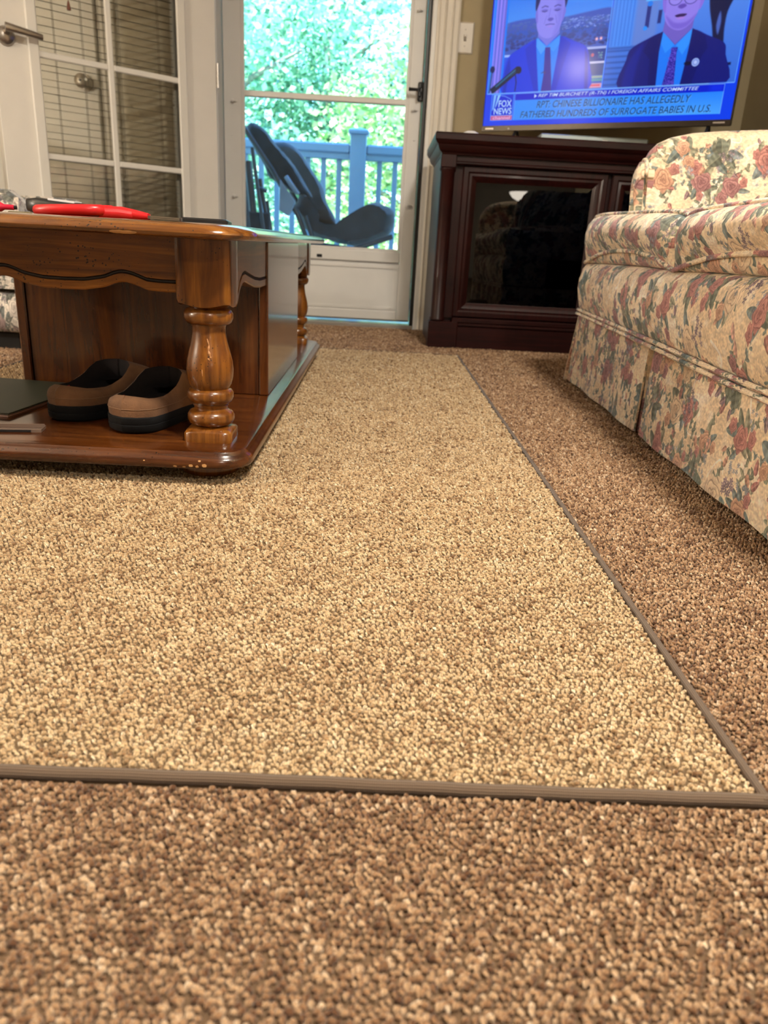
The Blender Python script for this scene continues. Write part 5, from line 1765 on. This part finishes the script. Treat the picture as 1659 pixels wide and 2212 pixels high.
# ------------------------------------------------------------------ television
PA, PBt = Vector((.3901, 3.3913, .835)), Vector((1.2121, 2.9126, .835))
ang = math.atan2(PBt.y - PA.y, PBt.x - PA.x)
tv = empty('television', (PA.x, PA.y, PA.z), 'flat television showing a news broadcast standing on the mahogany stand', 'television', rz=ang)
TW, TH_ = .951, .566
b = MB()
b.cbox((.0, .006, .0), (TW, .030, TH_), .004); b.cbox((.12, .028, .03), (TW - .12, .062, .34), .01)
b.build('housing', M_black, tv)
M_bez = plain('bronze_gloss_bezel', (.035, .026, .020), .16, metal=.4, coat=.6)
b = MB()
for (a, c) in (((0, -.001, -.002), (TW, .012, .0185)), ((0, -.001, .0185), (.0035, .008, TH_)), ((TW - .0045, -.001, .0185), (TW, .008, TH_)), ((.0035, -.001, TH_ - .008), (TW - .0045, .008, TH_))):
    b.cbox(a, c, .0012)
b.build('bezel', M_bez, tv)
news = make_image('news_picture', paint_news())
m, t, bs = nt('lit_screen')
tx = t.nodes.new('ShaderNodeTexImage'); tx.image = news
uvn = t.nodes.new('ShaderNodeUVMap'); t.links.new(uvn.outputs[0], tx.inputs[0])
t.links.new(tx.outputs[0], bs.inputs['Emission Color'])
setp(bs, Base_Color=(.004, .004, .006, 1), Roughness=.13, Emission_Strength=.76, Specular_IOR_Level=.14)
scr = MB()
q = [scr.vert((.0035, .0035, .0185 + 0), (0, .0)), scr.vert((TW - .0045, .0035, .0185), (1, .0)), scr.vert((TW - .0045, .0035, TH_ - .008), (1, 1)), scr.vert((.0035, .0035, TH_ - .008), (0, 1))]
scr.face(q)
scr.build('screen', m, tv)
for x in (.145, TW - .075):
    f = MB()
    f.tube([(x, .018, .004), (x - .004, -.045, -.064)], .006, 8); f.tube([(x, .018, .004), (x + .006, .085, -.064)], .006, 8)
    f.cbox((x - .014, -.058, -.0700), (x + .010, -.038, -.061), .003); f.cbox((x - .006, .078, -.0700), (x + .018, .098, -.061), .003)
    f.build('foot', M_black, tv, smooth=40)
MB().cbox((.017, -.0018, .005), (.052, -.0008, .010), .0003).build('badge', M_metal, tv)
MB().cbox((TW - .060, -.0018, .006), (TW - .020, -.0008, .011), .0003).build('badge', M_metal, tv)
MB().lathe([(.0028, 0), (.0022, -.002), (.0003, -.0024)], (.118, -.001, .006), 10, 'y').build('indicator', M_label, tv)

cb = empty('cable_box', (.80, 3.28, .765), 'flat silver cable box under the television', 'cable box')
MB().cbox((-.20, -.09, .003), (.22, .09, .048), .004).build('case', plain('silver_plastic', (.45, .55, .62), .28, metal=.5), cb)
MB().cbox((.04, -.0915, .016), (.062, -.0895, .036), .002).build('button', M_label, cb)
for x in (-.17, .19):
    for y in (-.07, .07):
        MB().lathe([(0, 0), (.01, 0), (.01, .004), (0, .004)], (x, y, 0), 10).build('rubber_foot', M_rubber, cb)

pk = empty('sensor_puck', (.318, 3.10, .765), 'small white domed sensor at the left end of the mahogany stand', 'sensor')
MB().lathe([(0, 0), (.034, 0), (.036, .006), (.034, .014), (.027, .022), (.015, .027), (0, .0285)], n=28).build('dome', M_label, pk, smooth=60)

# ------------------------------------------------------------------ light switch
sw = empty('light_switch', (.309, WALL_Y, 1.204), 'white wall switch plate with one toggle between the door casing and the television', 'switch')
pw, phh = .0355, .0575
b = MB(); b.loft([[(-pw, 0, -phh), (pw, 0, -phh), (pw, 0, phh), (-pw, 0, phh)], [(-pw, -.0025, -phh), (pw, -.0025, -phh), (pw, -.0025, phh), (-pw, -.0025, phh)], [(-pw + .005, -.006, -phh + .005), (pw - .005, -.006, -phh + .005), (pw - .005, -.006, phh - .005), (-pw + .005, -.006, phh - .005)]])
b.build('cover_plate', plain('ivory_plastic', (.62, .56, .47), .35), sw)
MB().cbox((-.0055, -.0068, -.0125), (.0055, -.0058, .0125), .0004).build('slot', plain('slot_shadow_plastic', (.16, .13, .10), .5), sw)
b = MB(); b.loft([[(-.0042, -.006, -.006), (.0042, -.006, -.006), (.0042, -.006, .008), (-.0042, -.006, .008)], [(-.0036, -.017, .003), (.0036, -.017, .003), (.0036, -.016, .0105), (-.0036, -.016, .0105)]])
b.build('toggle', plain('ivory_toggle', (.66, .60, .52), .3), sw)
for z in (.030, -.030):
    MB().lathe([(.003, -.0055), (.0028, -.0068), (.0003, -.0072)], (0, 0, z), 10, 'y').build('screw', M_metal, sw)
# ================================================================== outside: deck, railing, lounge chair, trees
dk = tag(empty('deck_floor', (0, 0, 0)), kind='structure')
M_deck = wood('weathered_deck', [(.3, (.16, .15, .14)), (.5, (.24, .22, .20)), (.7, (.32, .30, .28))], 'x', pits=False, rough=.7, coat=0)
pl0 = None
for k in range(11):
    y = 3.83 + k * .142
    if pl0 is None:
        pl0 = MB().cbox((-3.0, 0, -.165), (3.4, .136, -.13), .004).build('plank', M_deck, dk)
        o = pl0
    else:
        o = pl0.copy(); COL.objects.link(o); o.parent = dk
    o.location = (0, y, 0)
rl = empty('deck_railing', (0, 5.2, -.13), 'white vinyl deck railing with square balusters beyond the storm door', 'railing')
M_rail = plain('vinyl_blue_shade_tint', (.22, .34, .52), .45, vary=.02)  # white vinyl; the blue of the skylit shade is put into its colour
def Rr(o):
    o.matrix_parent_inverse = Matrix.Translation((0, -5.2, .13)); return o
posts = [-2.0, -.173, 1.65]
for x in posts:
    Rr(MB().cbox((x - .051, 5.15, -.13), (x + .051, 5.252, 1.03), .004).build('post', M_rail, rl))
    c = MB(); slab(c, (x, 5.201), .064, .064, .004, [(.006, 1.018), (.0, 1.022), (.0, 1.038), (.006, 1.043), (.05, 1.058)], n=2)
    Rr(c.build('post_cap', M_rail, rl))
for a, b_ in ((-2.0 + .051, -.173 - .051), (-.173 + .051, 1.65 - .051)):
    m = MB(); m.cbox((a, 5.165, .872), (b_, 5.237, .905), .003); m.cbox((a, 5.155, .905), (b_, 5.247, .962), .010)
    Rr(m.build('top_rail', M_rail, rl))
    m = MB(); m.cbox((a, 5.17, -.04), (b_, 5.232, .035), .004)
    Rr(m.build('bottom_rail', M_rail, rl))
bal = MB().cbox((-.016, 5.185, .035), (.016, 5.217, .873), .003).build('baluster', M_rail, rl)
Rr(bal)
first = True
for k in range(-16, 19):
    x = -.392 + .0995 * k if k < 2 else -.034 + .1 * (k - 4) + 0
    if any(abs(x - p) < .066 for p in posts) or x < -1.93 or x > 1.58: continue
    if first: o = bal; first = False
    else:
        o = bal.copy(); COL.objects.link(o); o.parent = rl; Rr(o)
    o.location = (x, 0, 0)

# ---- reclining lounge chair heaped with dark cushions
lc = empty('lounge_chair', (-.35, 4.45, -.13), 'reclining patio lounge chair with thick dark plush cushions on the deck', 'lounge chair')
def Lc(o):
    o.matrix_parent_inverse = Matrix.Translation((.35, -4.45, .13)); return o
M_plush = plain('charcoal_plush', (.013, .017, .025), 1.0, vary=.35, vscale=22, bump=.6, bscale=160, sheen=.15)
M_gray = plain('grey_cushion', (.05, .060, .078), .95, vary=.25, vscale=10, bump=.4, bscale=120, sheen=.1)
M_paleb = plain('pale_cloth', (.16, .19, .25), .9, vary=.1)
M_frame = plain('dark_frame', (.012, .014, .02), .45)


def catmull(P, sub=4):
    P = [Vector((a, 0, b)) for a, b in P]; n = len(P); out = []
    for i in range(n):
        p0, p1, p2, p3 = P[i - 1], P[i], P[(i + 1) % n], P[(i + 2) % n]
        for k in range(sub):
            t = k / sub
            out.append(.5 * ((2 * p1) + (p2 - p0) * t + (2 * p0 - 5 * p1 + 4 * p2 - p3) * t * t + (3 * p1 - p0 - 3 * p2 + p3) * t ** 3))
    return out


def pillow(name, poly, y0, y1, mat, parent, fluff=.0):
    P = catmull(poly)
    c = sum(P, Vector()) / len(P)
    secs = []
    for k in range(9):
        t = -1 + 2 * k / 8
        y = (y0 + y1) / 2 + (y1 - y0) / 2 * math.copysign(abs(t) ** .8, t)
        s = 1 - .16 * abs(t) ** 4
        sec = []
        for i, p in enumerate(P):
            d = p - c
            w = fluff * (math.sin(i * 2.3 + k * 1.7) + math.sin(i * 1.1 - k)) * .5
            q = c + d * s + (d.normalized() * w if d.length > 0 else d)
            sec.append((q.x, y, q.z))
        secs.append(sec)
    return Lc(MB().loft(secs).build(name, mat, parent, smooth=60))


DARK = [(-0.737, 0.944), (-0.708, 0.948), (-0.654, 0.922), (-0.601, 0.858), (-0.536, 0.797), (-0.475, 0.726), (-0.431, 0.659), (-0.397, 0.605), (-0.43, 0.600), (-0.474, 0.611), (-0.529, 0.633), (-0.562, 0.665), (-0.622, 0.684), (-0.66, 0.756), (-0.714, 0.837), (-0.745, 0.917)]
LOW = [(-0.452, 0.62), (-0.407, 0.579), (-0.373, 0.529), (-0.361, 0.473), (-0.271, 0.46), (-0.227, 0.491), (-0.157, 0.536), (-0.103, 0.569), (-0.043, 0.593), (0.013, 0.581), (0.065, 0.547), (0.063, 0.485), (0.043, 0.432), (-0.028, 0.396), (-0.139, 0.364), (-0.224, 0.370), (-0.303, 0.385), (-0.404, 0.410), (-0.45, 0.468), (-0.495, 0.538), (-0.482, 0.575)]
GRAY = [(-0.614, 0.896), (-0.544, 0.887), (-0.484, 0.842), (-0.423, 0.758), (-0.362, 0.674), (-0.336, 0.592), (-0.291, 0.522), (-0.287, 0.468), (-0.394, 0.488), (-0.413, 0.549), (-0.469, 0.646), (-0.542, 0.741), (-0.602, 0.825), (-0.643, 0.871)]
pillow('backrest_cushion', DARK, 4.36, 4.56, M_plush, lc, .004)
pillow('seat_cushion', LOW, 4.34, 4.80, M_plush, lc, .006)
pillow('side_cushion', GRAY, 4.62, 4.86, M_gray, lc, .003)
Lc(MB().prism([(-0.555, 0.675), (-0.533, 0.645), (-0.473, 0.57), (-0.484, 0.535), (-0.51, 0.493), (-0.559, 0.521)], 4.30, 4.335, 'y').build('towel', M_paleb, lc, bevel=.004))
Lc(MB().tube([(-.525, 4.325, .69), (-.50, 4.315, .655), (-.458, 4.32, .606)], [.013, .014, .012], 8).build('strap', M_paleb, lc, smooth=180))
f = MB()
for y in (4.33, 4.83):
    f.tube([(-.76, y, .93), (-.60, y, .72), (-.46, y, .50), (-.40, y, .36), (-.16, y, .34), (.06, y, .42)], .013, 8)
    f.tube([(-.42, y, .50), (-.18, y, -.125)], .013, 8); f.tube([(-.18, y, .34), (-.46, y, -.125)], .013, 8)
for p in ((-.18, -.118), (-.46, -.118)):
    f.tube([(p[0], 4.33, p[1]), (p[0], 4.83, p[1])], .012, 8)
Lc(f.build('frame', M_frame, lc, smooth=60))

fc = empty('folded_chair', (-.68, 4.10, -.13), 'folded dark patio chair leaning by the left side of the storm door', 'chair')
def Fc(o):
    o.matrix_parent_inverse = Matrix.Translation((.68, -4.10, .13)); return o
for k, (x0, z0, x1, z1, r, y) in enumerate(((-.735, .86, -.645, -.12, .014, 4.10), (-.672, .80, -.545, -.12, .010, 4.12), (-.700, .74, -.625, -.12, .020, 4.16), (-.640, .66, -.500, -.12, .011, 4.16), (-.715, .63, -.690, -.12, .022, 4.20), (-.612, .56, -.52, -.12, .009, 4.22))):
    Fc(MB().tube([(x0, y, z0), ((x0 + x1) / 2 + .004, y, (z0 + z1) / 2), (x1, y, z1)], r, 10).build('frame_bar', M_frame, fc, smooth=60))
Fc(MB().cbox((-.715, 4.135, .30), (-.585, 4.15, .50), .005).build('sling_seat', M_plush, fc))
Fc(MB().tube([(-.655, 4.13, .62), (-.60, 4.13, .60)], .009, 8).build('cross_bar', M_frame, fc))

gr = MB(); gr.box((-14, 5.6, -2.6), (14, 26, -2.5))
tag(gr.build('lawn', plain('green_lawn', (.10, .26, .06), .95, vary=.4, vscale=2)), 'green lawn below the deck under the trees', 'lawn')


def leaf_mat(name, cols):
    m = bpy.data.materials.new(name); m.use_nodes = True
    t = m.node_tree; b = t.nodes['Principled BSDF']
    L = t.links.new
    at = t.nodes.new('ShaderNodeAttribute'); at.attribute_name = 'tone'
    r = t.nodes.new('ShaderNodeValToRGB'); e = r.color_ramp.elements
    e[0].position, e[0].color = cols[0][0], (*cols[0][1], 1); e[1].position, e[1].color = cols[-1][0], (*cols[-1][1], 1)
    for p, c in cols[1:-1]:
        q = e.new(p); q.color = (*c, 1)
    L(at.outputs['Fac'], r.inputs[0])
    setp(b, Roughness=.38, Specular_IOR_Level=.5)
    L(r.outputs[0], b.inputs['Base Color'])
    tl = t.nodes.new('ShaderNodeBsdfTranslucent'); L(r.outputs[0], tl.inputs[0])
    mx = t.nodes.new('ShaderNodeMixShader'); mx.inputs[0].default_value = .32
    L(b.outputs[0], mx.inputs[1]); L(tl.outputs[0], mx.inputs[2])
    L(mx.outputs[0], t.nodes['Material Output'].inputs[0])
    return m


LEAF = [
    leaf_mat('leaves_bright', [(0, (.05, .20, .11)), (.30, (.18, .44, .28)), (.7, (.50, .82, .58)), (1, (.88, .97, .84))]),
    leaf_mat('leaves_yellow', [(0, (.10, .26, .08)), (.35, (.40, .60, .24)), (.75, (.74, .86, .48)), (1, (.96, .97, .80))]),
    leaf_mat('leaves_dark', [(0, (.03, .14, .12)), (.5, (.09, .34, .26)), (1, (.30, .70, .56))]),
]
M_bark = plain('pale_bark', (.30, .27, .24), .85, vary=.3, vscale=30, bump=.5, bscale=60)


def tree(x, y, h, rx, rz, zc, n, mi, leafsize, label, seed):
    g = np.random.default_rng(seed)
    r = empty('tree', (x, y, -2.5), label, 'tree')
    tk = MB(); tk.tube([(0, 0, .012), (.03, .02, h * .35), (-.04, 0, h * .7), (.02, 0, h)], [.13, .11, .08, .03], 10)
    for k in range(7):
        a = k * 2.4; z = h * (.30 + .09 * k)
        tk.tube([(0, 0, z), (.4 * rx * math.cos(a), .4 * rx * math.sin(a), z + .35), (.85 * rx * math.cos(a), .85 * rx * math.sin(a), z + .55)], [.045, .03, .012], 6)
    tk.build('trunk', M_bark, r, smooth=60)
    # foliage clumps: leaves gathered on many small sprays
    nc = max(20, n // 55)
    u = g.normal(0, 1, (nc, 3)); u /= np.linalg.norm(u, axis=1)[:, None]
    cen = u * (g.random(nc) ** .40)[:, None] * np.array([rx, rx, rz])
    cen[:, 2] += zc + 2.5
    idx = g.integers(0, nc, n)
    P = cen[idx] + g.normal(0, .20, (n, 3)) * np.array([1, 1, .55])
    ax = g.normal(0, 1, (n, 3)); ax[:, 2] *= .6; ax /= np.linalg.norm(ax, axis=1)[:, None]
    nr = g.normal(0, 1, (n, 3)); nr[:, 2] += 1.1
    sd = np.cross(ax, nr); sd /= np.linalg.norm(sd, axis=1)[:, None] + 1e-9
    up = np.cross(sd, ax)
    Ls = leafsize * g.uniform(.6, 1.35, n)[:, None]
    v0 = P - ax * Ls * .5; v1 = P + sd * Ls * .30 - up * Ls * .08; v2 = P + ax * Ls * .5 - up * Ls * .10; v3 = P - sd * Ls * .30 - up * Ls * .08
    vm = P + up * Ls * .04
    V_ = np.stack([v0, v1, v2, v3], 1).reshape(-1, 3)
    F_ = []
    b = np.arange(n) * 4
    F_ = np.stack([np.stack([b, b + 1, b + 2], 1), np.stack([b, b + 2, b + 3], 1)], 1).reshape(-1, 3)
    me = bpy.data.meshes.new('foliage')
    me.vertices.add(len(V_)); me.vertices.foreach_set('co', V_.astype(np.float32).ravel())
    me.loops.add(F_.size); me.loops.foreach_set('vertex_index', F_.astype(np.int32).ravel())
    me.polygons.add(len(F_)); me.polygons.foreach_set('loop_start', np.arange(0, F_.size, 3, dtype=np.int32))
    me.update(calc_edges=True)
    a = me.attributes.new('tone', 'FLOAT', 'POINT')
    tone = np.clip(.48 + .24 * g.normal(0, 1, n) + .45 * (g.random(nc)[idx] - .5), 0, 1)
    a.data.foreach_set('value', np.repeat(tone, 4).astype(np.float32))
    me.materials.append(LEAF[mi])
    o = bpy.data.objects.new('foliage', me); COL.objects.link(o); o.parent = r
    o['kind'] = 'stuff'


tree(-2.0, 9.6, 5.6, 1.5, 2.2, 1.6, 13000, 0, .085, 'mint green leafy tree at the left of the view through the door', 21)
tree(.55, 9.0, 4.6, 1.25, 1.9, 1.0, 12000, 1, .085, 'yellow green leafy tree behind the right part of the railing', 22)
tree(-.75, 10.6, 6.4, 1.5, 2.6, 2.0, 12000, 0, .09, 'taller bright green tree behind the middle of the railing', 23)
tree(.9, 12.2, 6.6, 1.8, 2.6, 2.6, 6000, 2, .10, 'deep green tree farther back on the right beyond the yard', 24)
tree(-2.3, 13.0, 7.2, 2.0, 2.8, 2.6, 6500, 2, .11, 'deep green tree farther back on the left beyond the yard', 25)
tree(2.9, 9.8, 5.6, 1.5, 2.2, 1.4, 9000, 0, .09, 'bright leafy tree to the right past the end of the railing', 26)
tree(-4.6, 10.5, 5.6, 1.6, 2.3, 1.4, 9000, 1, .09, 'yellow green tree to the far left past the railing', 27)
tree(-.4, 8.2, 2.9, 1.2, 1.0, -.35, 9000, 1, .075, 'low leafy shrub just beyond the deck railing', 28)
